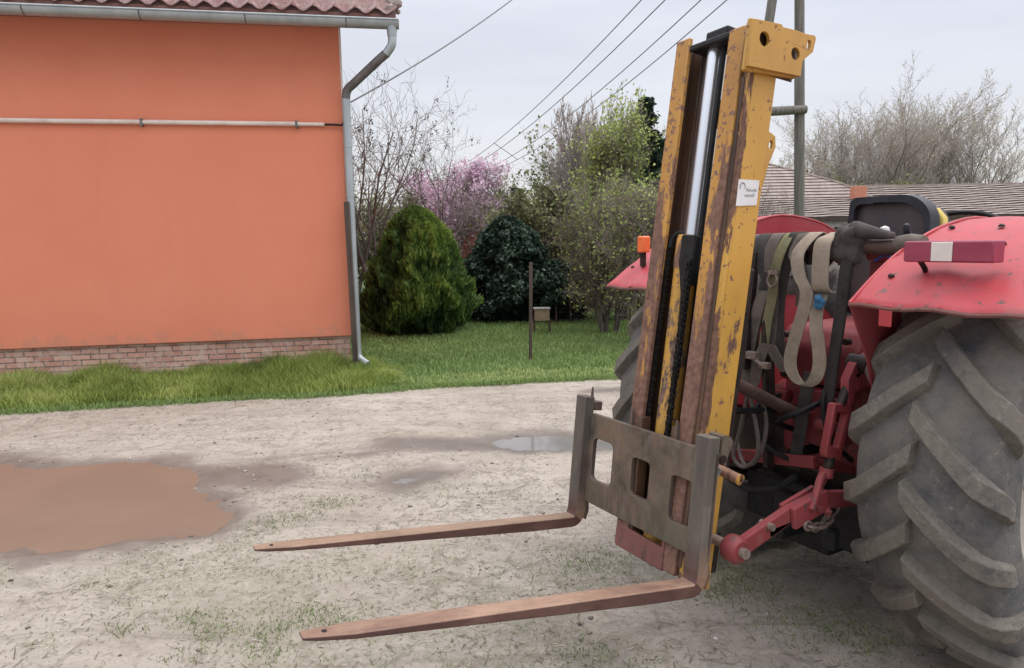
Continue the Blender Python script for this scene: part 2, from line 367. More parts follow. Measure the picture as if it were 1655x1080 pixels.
def ground():
    t = NT('sandy_ground'); at_ = t.n('ShaderNodeAttribute'); at_.attribute_name = 'tint'; g = t.n('ShaderNodeAttribute'); g.attribute_name = 'green'
    a = t.noise(.7, 6, .65, None, 2, .3); b = t.noise(7, 8, .75, None, 5, .8); f = t.noise(60, 8, .8, None, 7)
    c = t.ramp(a, [(.3, (.33, .285, .24)), (.7, (.43, .385, .34))])
    med = t.noise(3.2, 9, .78, (.7, 1.5, 1), 5, .9); c = t.mix(t.ramp(med, [(.45, 0), (.64, .62)]), c, (.235, .20, .165))
    c = t.mix(t.ramp(b, [(.52, 0), (.63, .6)]), c, (.17, .145, .12))
    c = t.mix(t.ramp(f, [(.54, 0), (.66, .75)]), c, (.12, .10, .082))
    sc_ = t.noise(22, 9, .85, (.35, 1.6, 1), 31, 1.5); c = t.mix(t.ramp(sc_, [(.60, 0), (.66, .7)]), c, (.10, .085, .07))
    c = t.mix(t.ramp(t.noise(1.7, 9, .8, (.45, 2.2, 1), 43, 1.2), [(.54, 0), (.62, .55)]), c, (.19, .16, .135))
    c = t.mix(t.ramp(t.noise(85, 5, .8, None, 12), [(.58, 0), (.68, .6)]), c, (.52, .48, .43))
    gm = t.math('MULTIPLY', t.math('MULTIPLY', g.outputs['Fac'], .7), t.ramp(t.noise(24, 6, .8, None, 4), [(.42, 0), (.62, .75)]))
    c = t.mix(gm, c, (.17, .175, .095))
    c = t.mix(at_.outputs['Fac'], c, t.ramp(t.noise(5, 5, .7, None, 14), [(.3, (.115, .09, .075)), (.7, (.17, .14, .12))]))
    t.bump(t.math('ADD', t.math('MULTIPLY', f, .6), b), .8, .018)
    rg = t.ramp(at_.outputs['Fac'], [(0, .95), (1, .42)]); return t.out(c, rg)
M['ground'] = ground()
def water(name, c1, c2, rough):
    t = NT(name); a = t.noise(1.3, 4, .6, None, 3, .5); b = t.noise(14, 3, .5, None, 6)
    t.bump(b, .03, .004); m_ = t.out(t.ramp(a, [(.35, c1), (.65, c2)]), rough); t.b.inputs['IOR'].default_value = 1.33; return m_
M['mudwater'] = water('muddy_water', (.185, .135, .102), (.155, .118, .092), .02)
M['greywater'] = water('clear_puddle_water', (.15, .145, .14), (.20, .19, .18), .04)
M['lawn'] = plain('lawn_soil', (.045, .07, .018), (.09, .13, .035), 6, .95, 0, .5, .02)
M['bark'] = plain('grey_bark', (.06, .05, .045), (.14, .12, .11), 12, .9, 0, .5, .01)
M['bark_dark'] = plain('dark_bark', (.035, .028, .03), (.075, .062, .06), 12, .9)
M['bark_pale'] = plain('pale_bark', (.15, .13, .115), (.25, .22, .20), 6, .9)
M['twig'] = plain('brown_twigs', (.14, .12, .10), (.26, .22, .19), 5, .9, 0, 0)
M['twig_pale'] = plain('pale_twigs', (.32, .28, .26), (.44, .385, .355), 3, .9, 0, 0)
M['grass'] = foliage('verge_grass', (.11, .16, .035), (.28, .36, .085), (.52, .55, .21))
M['grass2'] = foliage('lawn_grass', (.10, .17, .055), (.23, .33, .11), (.46, .52, .22))
M['tuft'] = foliage('ground_tufts', (.12, .14, .06), (.19, .25, .10), (.34, .36, .19))
M['stone'] = foliage('stones_and_clods', (.10, .085, .07), (.26, .22, .185), (.50, .46, .42), .95, 0)
M['straw'] = foliage('dry_straw', (.10, .08, .055), (.24, .20, .15), (.46, .42, .35), .9, .1)
M['thuja'] = foliage('thuja_sprays', (.02, .042, .016), (.095, .165, .038), (.30, .40, .08))
M['ivy'] = foliage('dark_evergreen_leaves', (.012, .026, .016), (.035, .068, .042), (.13, .19, .14), .45)
M['blossom'] = foliage('pink_blossom', (.50, .32, .44), (.70, .53, .64), (.84, .74, .80))
M['bud'] = foliage('spring_buds', (.16, .21, .06), (.32, .40, .11), (.50, .55, .22))
M['bush'] = foliage('mixed_bush_leaves', (.09, .10, .04), (.19, .21, .09), (.34, .35, .18))
M['catkin'] = foliage('pale_catkins', (.30, .28, .20), (.42, .40, .27), (.55, .52, .36))
M['yellowbud'] = foliage('forsythia_flowers', (.35, .30, .03), (.55, .45, .04), (.70, .6, .1))
M['conifer'] = foliage('conifer_needles', (.010, .022, .014), (.025, .048, .028), (.06, .09, .05))
M['redleaf'] = foliage('reddish_leaves', (.10, .03, .02), (.22, .07, .05), (.34, .13, .09))
M['seed'] = foliage('dry_seed_heads', (.045, .03, .03), (.08, .06, .055), (.13, .10, .09))

# ------------------------------------------------------------ ground, puddles, lawn
PUD = {'mud': [(-4.6, 4.95), (-3.12, 4.80), (-2.75, 4.86), (-2.52, 4.85), (-2.17, 4.62), (-1.98, 4.42), (-1.90, 4.2), (-1.72, 3.98), (-1.60, 3.82), (-1.56, 3.68), (-1.85, 3.47), (-2.32, 3.40), (-3.2, 3.32), (-4.8, 3.3)],
       'clear': [(-.12, 5.22), (.15, 5.30), (.58, 5.34), (.95, 5.2), (.9, 5.0), (.48, 4.95), (.12, 5.0)],
       'small': [(-.74, 4.31), (-.5, 4.50), (-.36, 4.44), (-.5, 4.32), (-.68, 4.26)]}
def sdist(X, Y, poly):
    P = np.array(poly); d = np.full(X.shape, 1e9); ins = np.zeros(X.shape, bool)
    for i in range(len(P)):
        a = P[i]; b = P[(i+1) % len(P)]; e = b-a; t = np.clip(((X-a[0])*e[0]+(Y-a[1])*e[1])/(e@e), 0, 1)
        d = np.minimum(d, np.hypot(X-a[0]-t*e[0], Y-a[1]-t*e[1]))
        c = ((a[1] > Y) != (b[1] > Y)) & (X < (b[0]-a[0])*(Y-a[1])/(b[1]-a[1]+1e-12)+a[0]); ins ^= c
    return np.where(ins, -d, d)
def gheight(X, Y):
    h = (fbm(X*1.1, Y*1.1, 3, 3)-.5)*.03 + (fbm(X*6, Y*6, 11, 4)-.5)*.016 + (fbm(X*22, Y*22, 21, 3)-.5)*.009
    wet = np.zeros(X.shape)
    wob = (fbm(X*3, Y*3, 31, 4)-.5)*.34 + (fbm(X*11, Y*11, 35, 3)-.5)*.10
    for k, dep in (('mud', .045), ('clear', .04), ('small', .016)):
        d = sdist(X, Y, PUD[k]) + wob*(.95 if k == 'mud' else .8)
        f = 1/(1+np.exp(d/.06)); h = h*(1-.55*f) - dep*f
        wet = np.maximum(wet, 1/(1+np.exp((d-(.15 if k != 'small' else .12))/.045)))
    # damp streak linking the puddles, wheel rut
    for pts, w in (([(-1.95, 4.75), (-1.2, 4.98), (-.7, 5.12)], .05), ([(-.8, 5.12), (.1, 5.14)], .21), ([(-2.1, 4.5), (-1.55, 4.5)], .27), ([(-.95, 4.22), (-.5, 4.3)], .05), ([(-1.35, 4.78), (-.95, 4.88)], .07), ([(.9, 6.9), (1.3, 7.0)], .12)):
        for a, b in zip(pts[:-1], pts[1:]):
            a = np.array(a); b = np.array(b); e = b-a; t = np.clip(((X-a[0])*e[0]+(Y-a[1])*e[1])/(e@e), 0, 1)
            d = np.hypot(X-a[0]-t*e[0], Y-a[1]-t*e[1]) + wob*.6
            wet = np.maximum(wet, .95/(1+np.exp((d-w)/.035)))
    return h, wet
def green(X, Y):   # mossy, trampled green in the yard
    a = fbm(X*1.3+5, Y*1.3, 41, 4); s = np.clip((a-.47)*7, 0, 1)*np.clip((4.3-Y)/1.2, 0, 1)
    return np.maximum(s, np.clip((fbm(X*2+9, Y*2, 45, 3)-.60)*8, 0, 1)*np.clip((6-Y)/2, 0, .8))
def edge_y(x): return 7.36 + .2*x + np.where(x < -1.5, -.04, 0) + (fbm(x*1.5, x*0+3, 51, 3)-.5)*.18    # road / grass line
gx = np.concatenate([np.linspace(-9, -5, 120, endpoint=False), np.linspace(-5, 3.4, 520, endpoint=False), np.linspace(3.4, 9, 90)])
gy = np.concatenate([np.linspace(-1, 1.2, 30, endpoint=False), np.linspace(1.2, 4.2, 260, endpoint=False), np.linspace(4.2, 8.6, 240)])
# one sheet: fine in the middle and coarse rings out to the horizon
gx = np.concatenate([[-400, -150, -60, -30, -16], gx, [14, 30, 60, 150, 400]]); gy = np.concatenate([[-400, -120, -30, -8], gy, [10, 14, 20, 30, 60, 120, 400]])
X, Y = np.meshgrid(gx, gy); H, WET = gheight(X, Y); far = (np.abs(X) > 9.5) | (Y > 9) | (Y < -2); H = np.where(far, 0, H); WET = np.where(far, 0, WET)
nx, ny = len(gx), len(gy); I = np.arange(nx*ny).reshape(ny, nx)
F = np.stack([I[:-1, :-1], I[:-1, 1:], I[1:, 1:], I[1:, :-1]], -1).reshape(-1, 4)
go = npmesh('ground', np.stack([X, Y, H], -1).reshape(-1, 3), F, M['ground'], tint=WET.ravel(), smoothf=True)
ga = go.data.attributes.new('green', 'FLOAT', 'POINT'); ga.data.foreach_set('value', np.where(far, 0, green(X, Y)).astype(np.float32).ravel())
tag(go, kind='structure')
def puddle(name, key, z, grow, mt, lab):
    P = np.array(PUD[key]); c = P.mean(0); P = c+(P-c)*grow
    mb = MB(); mb.add([(*p, z) for p in P], [tuple(range(len(P)))]); o = mb.build(name, mt, flat=True)
    tag(o, lab, kind='structure'); return o
puddle('puddle', 'mud', -.026, 1.12, M['mudwater'], 'large orange brown muddy puddle at the left of the yard')
puddle('puddle', 'clear', -.022, 1.22, M['greywater'], 'pale shallow puddle behind the forks reflecting the sky')
puddle('puddle', 'small', -.0075, 1.1, M['greywater'], 'small grey wet patch in the middle of the yard')
# lawn sheet
lx = np.linspace(-12, 40, 300); rows = []
for k in range(30):
    t = (k/29)**2; rows.append(np.stack([lx, edge_y(lx)+.04+t*(60-edge_y(lx)), np.full_like(lx, .012+.02*min(1, k/3))+(fbm(lx*.8, lx*0+k, 61, 3)-.5)*.04*(k > 0)], -1))
V = np.stack(rows); I = np.arange(30*300).reshape(30, 300); F = np.stack([I[:-1, :-1], I[:-1, 1:], I[1:, 1:], I[1:, :-1]], -1).reshape(-1, 4)
tag(npmesh('lawn', V.reshape(-1, 3), F, M['lawn'], smoothf=True), kind='structure')

def blades(name, xy, z, h, w, lean, mt, rs, tintbase=None, lab=None, cat=None):
    n = len(xy); a = rs.rand(n)*2*np.pi; dx = np.cos(a); dy = np.sin(a); la = rs.rand(n)*2*np.pi; L = lean*h*(.3+rs.rand(n))
    base = np.column_stack([xy, z]); wv = np.column_stack([dx*w, dy*w, 0*dx])
    mid = base+np.column_stack([np.cos(la)*L*.35, np.sin(la)*L*.35, h*.6]); tip = base+np.column_stack([np.cos(la)*L, np.sin(la)*L, h])
    V = np.stack([base-wv, base+wv, mid+wv*.7, mid-wv*.7, tip+wv*.1, tip-wv*.1], 1)
    o = np.arange(n)[:, None]*6; F = np.concatenate([o+[0, 1, 2, 3], o+[3, 2, 4, 5]])
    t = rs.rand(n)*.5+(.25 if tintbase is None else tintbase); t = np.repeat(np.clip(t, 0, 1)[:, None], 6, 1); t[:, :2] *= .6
    ob = npmesh(name, V.reshape(-1, 3), F, mt, tint=t.ravel()); tag(ob, lab, cat, kind='stuff'); return ob

rs = np.random.RandomState(5)
# verge in front of the house: long grass
ex, ey = np.array([.985, .175]), np.array([-.175, .985]); HC = np.array([-1.75, 8.05])
def verge(n):
    x = rs.uniform(-9.5, -.6, n); x = np.where(x > -1.6, -1.6+(x+1.6)*rs.rand(n), x); wall = HC[1]+.05+(x-HC[0])*.178; e = edge_y(x); t = rs.rand(n)**.75; y = e+(wall-e)*t
    return x, y, t
x, y, t = verge(100000); h = np.clip((-.7-x)/1.0, .25, 1)*(.65+.7*vnoise(x*5, y*2, 77))*(.05+.13*t**.5*(.45+fbm(x*2.5, y*2.5, 71, 3)))*(.6+.8*rs.rand(len(x)))*(.8+.5*fbm(x*.9, y*0, 72, 3)); 
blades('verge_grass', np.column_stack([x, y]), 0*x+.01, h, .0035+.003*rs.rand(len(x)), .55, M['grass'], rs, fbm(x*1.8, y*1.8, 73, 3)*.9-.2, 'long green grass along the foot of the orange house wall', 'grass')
# lawn to the right
def lawnpts(n):
    y = 7.3+rs.rand(n)**1.5*9; x = rs.uniform(-2.2-(y-8)*.2, 6, n); k = (y > edge_y(x)) & ~((x < -1.72) & (y < 8.1) & (y > 7.98)); return x[k], y[k]
x, y = lawnpts(130000); d = np.clip((y-edge_y(x))/.5, 0, 1)
h = (.02+.05*d*(.3+fbm(x*1.7, y*1.7, 81, 4)))*(.6+.8*rs.rand(len(x)))
tb = np.where(d < .9, .42, .12)+fbm(x*.9, y*.9, 83, 3)*.35-.1
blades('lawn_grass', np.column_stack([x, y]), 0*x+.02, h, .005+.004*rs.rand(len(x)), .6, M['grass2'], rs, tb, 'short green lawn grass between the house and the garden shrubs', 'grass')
# ragged road-edge grass
x = rs.uniform(-9, 6, 26000); y = edge_y(x)+rs.normal(0, .05, len(x)); hh = .015+.045*rs.rand(len(x))
blades('edge_grass', np.column_stack([x, y]), 0*x, hh, .004+0*x, .8, M['grass2'], rs, .25+0*x, 'thin ragged grass where the lawn meets the sandy track', 'grass')
# tufts on the yard
CLUMPS = [(-0.80, 2.67, 500, 0.07), (-0.92, 2.44, 250, 0.05), (-1.16, 2.58, 300, 0.06), (-1.29, 2.68, 250, 0.06), (-1.51, 2.59, 200, 0.05), (-1.04, 3.91, 420, 0.06), (-1.20, 3.69, 420, 0.09), (-0.92, 2.57, 250, 0.05), (0.37, 3.07, 600, 0.11), (1.01, 2.96, 700, 0.09), (1.06, 2.79, 600, 0.09), (1.17, 2.54, 700, 0.12), (1.31, 2.58, 600, 0.12), (1.38, 2.41, 500, 0.08), (0.88, 2.80, 500, 0.07), (0.29, 2.36, 250, 0.07), (-1.34, 3.61, 300, 0.10), (-0.87, 4.40, 150, 0.08), (-0.21, 4.03, 250, 0.12), (-1.20, 2.41, 150, 0.05), (-0.65, 2.65, 250, 0.07)]
T = []; TH = []
def cl(cx, cy, n, r): a = rs.normal(0, r, (n, 2)); T.append(a*[1, .7]+[cx, cy]); TH.append(np.full(n, 1.25))
for cx, cy, n, r in CLUMPS: cl(cx, cy, int(n*.62), r*1.15)
n = 60000; x = rs.uniform(-4, 3, n); y = rs.uniform(1.3, 5, n); k = (green(x, y)*rs.rand(n) > .42); T.append(np.column_stack([x, y])[k][:9000]); TH.append(np.ones(len(T[-1])))
xy = np.concatenate(T); hz, wt = gheight(xy[:, 0], xy[:, 1]); k = (wt < .55); xy = xy[k]; hz = hz[k]; th_ = np.concatenate(TH)[k]; n = len(xy)
blades('weed_tufts', xy, hz-.003, (.006+.016*rs.rand(n)**2)*th_, .0014+.0016*rs.rand(n), .9, M['tuft'], rs, None, 'sparse low green tufts on the sandy yard', 'weeds')
# stones and clods
n = 5200; x = rs.uniform(-4.6, 3.2, n); y = 1.2+rs.rand(n)**1.2*5.8; k = (fbm(x*1.9+3, y*1.9, 95, 4)+rs.rand(n)*.4 > .68); x, y = x[k], y[k]; n = len(x); hz, wt = gheight(x, y)
rr = .0025+.011*rs.rand(n)**4; oc = np.array([(1, 0, 0), (0, 1, 0), (-1, 0, 0), (0, -1, 0), (0, 0, 1), (0, 0, -1), (.72, .72, .1), (-.72, .72, .1), (-.72, -.72, .1), (.72, -.72, .1)])
V = np.column_stack([x, y, hz+rr*.15])[:, None]+oc[None]*rr[:, None, None]*rs.uniform(.7, 1.3, (n, 10, 3))*[1, 1, .6]
o = np.arange(n)[:, None]*10; F = np.concatenate([o+t_ for t_ in ([0, 6, 4], [6, 1, 4], [1, 7, 4], [7, 2, 4], [2, 8, 4], [8, 3, 4], [3, 9, 4], [9, 0, 4], [6, 0, 5], [1, 6, 5], [7, 1, 5], [2, 7, 5], [8, 2, 5], [3, 8, 5], [9, 3, 5], [0, 9, 5])])
tag(npmesh('gravel', V.reshape(-1, 3), F, M['stone'], tint=np.repeat(rs.rand(n), 10)), 'small stones and clods of earth scattered over the yard', 'gravel', kind='stuff')
# straw and crumbs lying on the yard
n = 60000; x = rs.uniform(-4.5, 3.2, n); y = 1.2+rs.rand(n)**1.3*5.5; k = (fbm(x*2.2, y*2.2, 91, 4)+rs.rand(n)*.5 > .72); x = x[k]; y = y[k]; n = len(x)
hz, wt = gheight(x, y); k = wt < .6; x, y, hz = x[k], y[k], hz[k]; n = len(x); a = rs.rand(n)*np.pi; L = .004+.016*rs.rand(n)**2+.035*(rs.rand(n) > .965)*rs.rand(n); w = .0007+.0013*rs.rand(n)
c = np.column_stack([x, y, hz+.004]); dv = np.column_stack([np.cos(a)*L, np.sin(a)*L, rs.normal(0, .12, n)*L]); wv = np.column_stack([-np.sin(a)*w, np.cos(a)*w, 0*a]); uz = np.array([0, 0, .0015])
V = np.stack([c-dv-wv, c-dv+wv, c+dv+wv, c+dv-wv, c-dv*.5+uz, c+dv*.5+uz], 1); o = np.arange(n)[:, None]*6
F = np.concatenate([o+[0, 1, 4], o+[1, 2, 4], o+[2, 5, 4], o+[2, 3, 5], o+[3, 0, 5], o+[0, 4, 5]])
tag(npmesh('ground_litter', V.reshape(-1, 3), F, M['straw'], tint=np.repeat(rs.rand(n), 6)), 'dry straw and crumbs scattered over the sandy yard', 'litter', kind='stuff')

# ------------------------------------------------------------ orange house
hm = Matrix.Rotation(math.atan2(.175, .985), 4, 'Z'); hm.translation = (-1.75, 8.05, 0)
house = empty('orange_house', hm)
tag(house, 'blank orange plastered house with mossy tiled eave, gutter and low brick plinth', 'house')
MB().plate([(-9, 0), (0, 0), (-.9, 7), (-9, 7)], [], .464, 4.0, lambda u, v, t: (u, v, t)).build('wall', M['plaster'], house, .008)
MB().plate([(-8.97, .05), (-.03, .05), (-.93, 6.95), (-8.97, 6.95)], [], -.1, .4635, lambda u, v, t: (u, v, t)).build('plinth', M['brick'], house)
MB().box((-9.0, -.44, 3.90), (.60, -.02, 3.935)).build('soffit', M['soffit'], house)
r_ = MB()
for yy, zz, k in ((-.47, 3.93, 0), (-.22, 4.12, 1), (.03, 4.31, 2)):
    for j in range(45):
        x0 = .63-j*.213; n = 9; vs = []
        for i in range(n):
            u = i/(n-1); xx = x0-.22*u; hgt = .028*math.cos(2*math.pi*u*1.0)+.012*(u < .12)
            vs += [(xx, yy, zz+hgt+.035), (xx, yy+.36, zz+.27+hgt+.02), (xx, yy, zz+hgt+.02), (xx, yy+.36, zz+.27+hgt+.005)]
        fs = []
        for i in range(n-1):
            a = 4*i; b = a+4; fs += [(a, b, b+1, a+1), (a+2, a+3, b+3, b+2), (a, a+2, b+2, b)]
        r_.add(vs, fs)
r_.build('roof_tiles', M['tile'], house, ang=60)
MB().plate([(-.40, 3.90), (3.5, 6.85), (3.5, 6.98), (-.40, 4.03)], [], -9, .62, lambda u, v, t: (t, u, v)).build('roof', M['tile'], house, ang=60)
MB().plate([(3.51, 6.85), (7.4, 3.90), (7.4, 4.0), (3.51, 6.98)], [], -9, -.9, lambda u, v, t: (t, u, v)).build('rear_roof', M['tile'], house, ang=60)
MB().add(*(lambda q: (q, [(0, 1, 2), (3, 5, 4), (0, 3, 4, 1), (1, 4, 5, 2), (2, 5, 3, 0)]))([(-8.9, .12, 4.001), (-8.9, 3.5, 6.78), (-8.9, 6.8, 4.001), (-.05, .12, 4.001), (-.52, 3.5, 6.78), (-.92, 6.8, 4.001)])).build('gable', M['plaster'], house)
rng = random.Random(4)
mb = MB()
for k in range(16):
    p = Vector((.60+rng.uniform(-.05, .06), -.40+rng.uniform(-.03, .3), 4.0+rng.uniform(-.03, .12))); rr = rng.uniform(.02, .055)
    mb.lathe([(-rr, .002), (-rr*.5, rr*.9), (rr*.4, rr), (rr, .003)], 'z', 7, p)
mb.build('verge_mortar', M['barntile'], house, ang=20)
MB().box((-8.98, .02, 4.0005), (-.02, .12, 4.16)).build('wall_head', M['plaster'], house)
# half round gutter
g = MB(); n = 14; sec = []
for i in range(n+1): t = math.pi+math.pi*i/n; sec.append((-.46+.075*math.cos(t), 3.865+.075*math.sin(t)))
sec2 = [(-.46+.071*math.cos(math.pi+math.pi*i/n), 3.869+.071*math.sin(math.pi+math.pi*i/n)) for i in range(n, -1, -1)]
g.plate(sec+sec2, [], -9, .64, lambda u, v, t: (t, u, v-.012*max(0, t+4)/4)); g.cyl((-9, -.535, 3.87), (.64, -.535, 3.856), .011, 8)
g.plate(sec, [], .64, .645, lambda u, v, t: (t, u, v-.014))
gut = g.build('gutter', M['galv'], house, ang=50)
for xx in (-4.0, -2.95, -1.9, -.9, .1):
    b = MB(); pts = [(xx, -.46+.079*math.cos(math.pi+math.pi*i/10), 3.865+.079*math.sin(math.pi+math.pi*i/10)-.008) for i in range(11)]
    b.tube(pts+[(xx, -.36, 3.93)], .006, 6); b.box((xx-.05, -.40, 3.90), (xx+.05, -.30, 3.93)); b.build('gutter_bracket', M['galv_dark'], gut)
d = MB(); d.tube(smooth([(.57, -.46, 3.80), (.57, -.46, 3.66), (.555, -.455, 3.60), (.50, -.43, 3.53)], 3), .045, 16); d.cyl((.57, -.46, 3.81), (.57, -.46, 3.70), .058, 16, .048)
dp = d.build('downpipe', M['galv'], house, ang=60)
d = MB(); d.tube(smooth([(.51, -.43, 3.54), (.42, -.37, 3.48), (.16, -.17, 3.29), (.07, -.105, 3.22), (.05, -.09, 3.13)], 4), .047, 16); d.build('swan_neck', M['galv_dark'], dp, ang=60)
d = MB(); d.tube(smooth([(.05, -.085, 3.14), (.05, -.085, 2.0), (.052, -.085, 1.0), (.055, -.085, .30), (.075, -.12, .21), (.17, -.23, .15)], 6), .045, 16)
for zz in (2.6, 1.15, 2.05): d.tube([(.05, -.085, zz), (.05, -.085, zz+.03)], .049, 16)
d.build('lower_pipe', M['galv'], dp, ang=60)
c = MB(); c.cyl((-9, -.03, 2.86), (-.47, -.03, 2.86), .026, 10); cp = c.build('conduit', M['whitepipe'], house)
MB().tube([(-.47, -.03, 2.86), (-.2, -.03, 2.858)], .021, 10).build('cable_sleeve', M['whitepipe'], cp)
MB().tube(smooth([(-.22, -.03, 2.858), (-.02, -.04, 2.85), (.03, -.03, 2.80), (.035, -.02, 1.6), (.035, -.02, .5)], 5), .012, 8).build('cable', M['black'], cp)
for xx in (-3.9, -2.1, -.5): MB().box((xx-.012, -.062, 2.815), (xx+.012, 0, 2.895)).build('clamp', M['galv_dark'], cp, .003)
MB().box((.0, .0, .46), (.018, .10, 4.1)).build('corner_strip', M['whitepipe'], house)
# rusty post at the corner
po = tag(MB().beam((-1.675, 7.83, 0), (-1.715, 7.90, 2.0), .055, .055, (0, 1, 0)).build('corner_post', M['post_dark'], None, .004), 'dark rusty post beside the downpipe at the house corner', 'post')

# ------------------------------------------------------------ vegetation
def grow(rs, p, d, L, r, lev, P, S, tips):
    n = P['n'][lev]; seg = L/n; up_ = P['up'][lev]; w = P['wob'][lev]; pts = [p]
    for i in range(n):
        d = d+rs.normal(0, w, 3)+np.array([0, 0, up_]); d = d/np.linalg.norm(d); q = p+d*seg
        ra = r*(1-.75*i/n); rb = r*(1-.75*(i+1)/n); S.append((*p, *q, ra, rb, lev)); p = q; pts.append((p, d, rb))
        if lev+1 < len(P['n']) and i >= P['st'][lev]:
            for k in range(P['br'][lev] if rs.rand() < P.get('prob', 1) else 1):
                ang = P['ang'][lev]*(.7+.6*rs.rand()); az_ = rs.rand()*2*np.pi; a = np.cross(d, [0, 0, 1.]); a = a/np.linalg.norm(a) if np.linalg.norm(a) > .1 else np.array([1., 0, 0]); b = np.cross(d, a)
                nd = d*np.cos(ang)+(a*np.cos(az_)+b*np.sin(az_))*np.sin(ang)
                grow(rs, p, nd, L*P['len'][lev]*(.6+.7*rs.rand())*(1-.45*i/n), max(rb*P['rad'][lev], P['rmin']), lev+1, P, S, tips)
    if lev >= len(P['n'])-2: tips.append((*p, *d))

def segmesh(name, S, mt, parent, sides=4):
    S = np.array(S); p = S[:, :3]; q = S[:, 3:6]; d = q-p; d /= np.linalg.norm(d, axis=1)[:, None]+1e-9
    ref = np.where(np.abs(d[:, 2:3]) > .9, [[1., 0, 0]], [[0, 0, 1.]]); a = np.cross(d, ref); a /= np.linalg.norm(a, axis=1)[:, None]; b = np.cross(d, a)
    t = np.arange(sides)*2*np.pi/sides; ring = a[:, None]*np.cos(t)[None, :, None]+b[:, None]*np.sin(t)[None, :, None]
    V = np.concatenate([p[:, None]+ring*S[:, 6][:, None, None], (q+d*S[:, 7:8]*.5)[:, None]+ring*S[:, 7][:, None, None]], 1)
    o = np.arange(len(S))[:, None]*2*sides; F = np.concatenate([o+[k, (k+1) % sides, sides+(k+1) % sides, sides+k] for k in range(sides)])
    return npmesh(name, V.reshape(-1, 3), F, mt, parent, smoothf=sides > 4)

def leafmesh(name, c, size, mt, parent, rs, tint=None, aspect=1.6, dirs=None):
    n = len(c); d = rs.normal(size=(n, 3)) if dirs is None else dirs+rs.normal(0, .35, (n, 3)); d /= np.linalg.norm(d, axis=1)[:, None]
    a = np.cross(d, rs.normal(size=(n, 3))); a /= np.linalg.norm(a, axis=1)[:, None]; s = (size*(.6+.8*rs.rand(n)))[:, None]
    V = np.stack([c-d*s*aspect*.5, c+a*s*.5, c+d*s*aspect*.5, c-a*s*.5], 1); F = np.arange(4*n).reshape(n, 4)
    t = rs.rand(n) if tint is None else np.clip(tint+rs.normal(0, .12, n), 0, 1)
    return npmesh(name, V.reshape(-1, 3), F, mt, parent, tint=np.repeat(t, 4))

def thing(name, loc, label, cat, group=None): return tag(empty(name, Matrix.Translation(loc)), label, cat, group)

SUMAC = dict(n=[4, 6, 6, 5], up=[.08, .03, .05, .10], wob=[.05, .11, .15, .2], st=[1, 1, 1, 0], br=[3, 2, 1, 0], ang=[.62, .8, .85, 0], len=[1.1, .62, .5, 0], rad=[.7, .6, .6, .6], rmin=.0045)
UPRT = dict(n=[6, 5, 4, 4], up=[.05, .16, .2, .12], wob=[.06, .09, .12, .16], st=[1, 0, 0, 0], br=[2, 2, 2, 0], ang=[.6, .5, .5, .4], len=[.62, .5, .5, .5], rad=[.55, .5, .5, .5], rmin=.012)
BUSHY = dict(n=[5, 6, 5, 4], up=[.05, .08, .05, .03], wob=[.12, .16, .2, .25], st=[0, 0, 0, 0], br=[3, 2, 2, 0], ang=[.6, .7, .7, .6], len=[.7, .5, .5, .5], rad=[.5, .5, .5, .5], rmin=.004)

def tree(name, base, H, P, seed, label, cat='tree', group=None, stems=1, r=.08, bark='bark', twig='twig', lean=(0, 0), leaves=None, spread=0, squash=1, pct=99.7):
    rs = np.random.RandomState(seed); S = []; tips = []; o = thing(name, base, label, cat, group)
    for s in range(stems):
        a = rs.rand()*6.28; sp = spread*(.4+.8*rs.rand()); d = np.array([math.cos(a)*sp+lean[0], math.sin(a)*sp+lean[1], 1.]); d /= np.linalg.norm(d)
        grow(rs, np.array([rs.normal(0, .05)*stems*.5, rs.normal(0, .05)*stems*.5, -.05]), d, H, r*(.7+.5*rs.rand()), 0, P, S, tips)
    S = np.array(S); zt = np.percentile(S[:, 5], pct); k = H/zt; S[:, [2, 5]] *= k; S[:, [0, 1, 3, 4]] *= k*squash
    segmesh('trunk', S[S[:, 8] < 1.5], M[bark], o, 6); cr = S[S[:, 8] > 1.5]
    crown = segmesh('crown', cr, M[twig], o, 3)
    if leaves:
        mt, num, size, zmin = leaves; mids = cr[:, 3:6]; mids = mids[mids[:, 2] > zmin]; c = mids[rs.randint(0, len(mids), num)]+rs.normal(0, size*1.3, (num, 3))
        nz = vnoise(c[:, 0]*1.6+9, c[:, 2]*1.6+c[:, 1], 7); leafmesh('foliage', c, size, M[mt], o, rs, nz)
    return o, S, np.array(tips)

for i, (b, H, sd_, st, lab, lean) in enumerate((((-2.45, 14, 0), 4.75, 3, 2, 'bare dark branched tree rising beside the downpipe behind the round thuja', (.0, 0)), ((-1.6, 16, 0), 4.65, 8, 1, 'bare slender tree between the downpipe tree and the pink blossom', (.06, 0)), ((-.95, 17.5, 0), 3.2, 12, 2, 'low bare tree with dark arching branches in front of the pink blossom', (.25, 0)))):
    o, S, tips = tree('bare_tree', b, H, SUMAC, sd_, lab, 'tree', 'bare garden trees behind the thuja', st, .075, 'bark', 'twig', lean, None, .30, (.95, 1.1, 1.1)[i], 98.5)
    rs2 = np.random.RandomState(i); t = S[S[:, 8] > 2.5]; c = t[rs2.randint(0, len(t), 80)][:, 3:6]; c = c[c[:, 2] > H*.5]; cc = np.repeat(c, 9, 0)+rs2.normal(0, 1, (len(c)*9, 3))*[.02, .02, .05]
    leafmesh('foliage', cc, .028, M['seed'], o, rs2)  # these are dry seed heads on bare twigs, not leaves

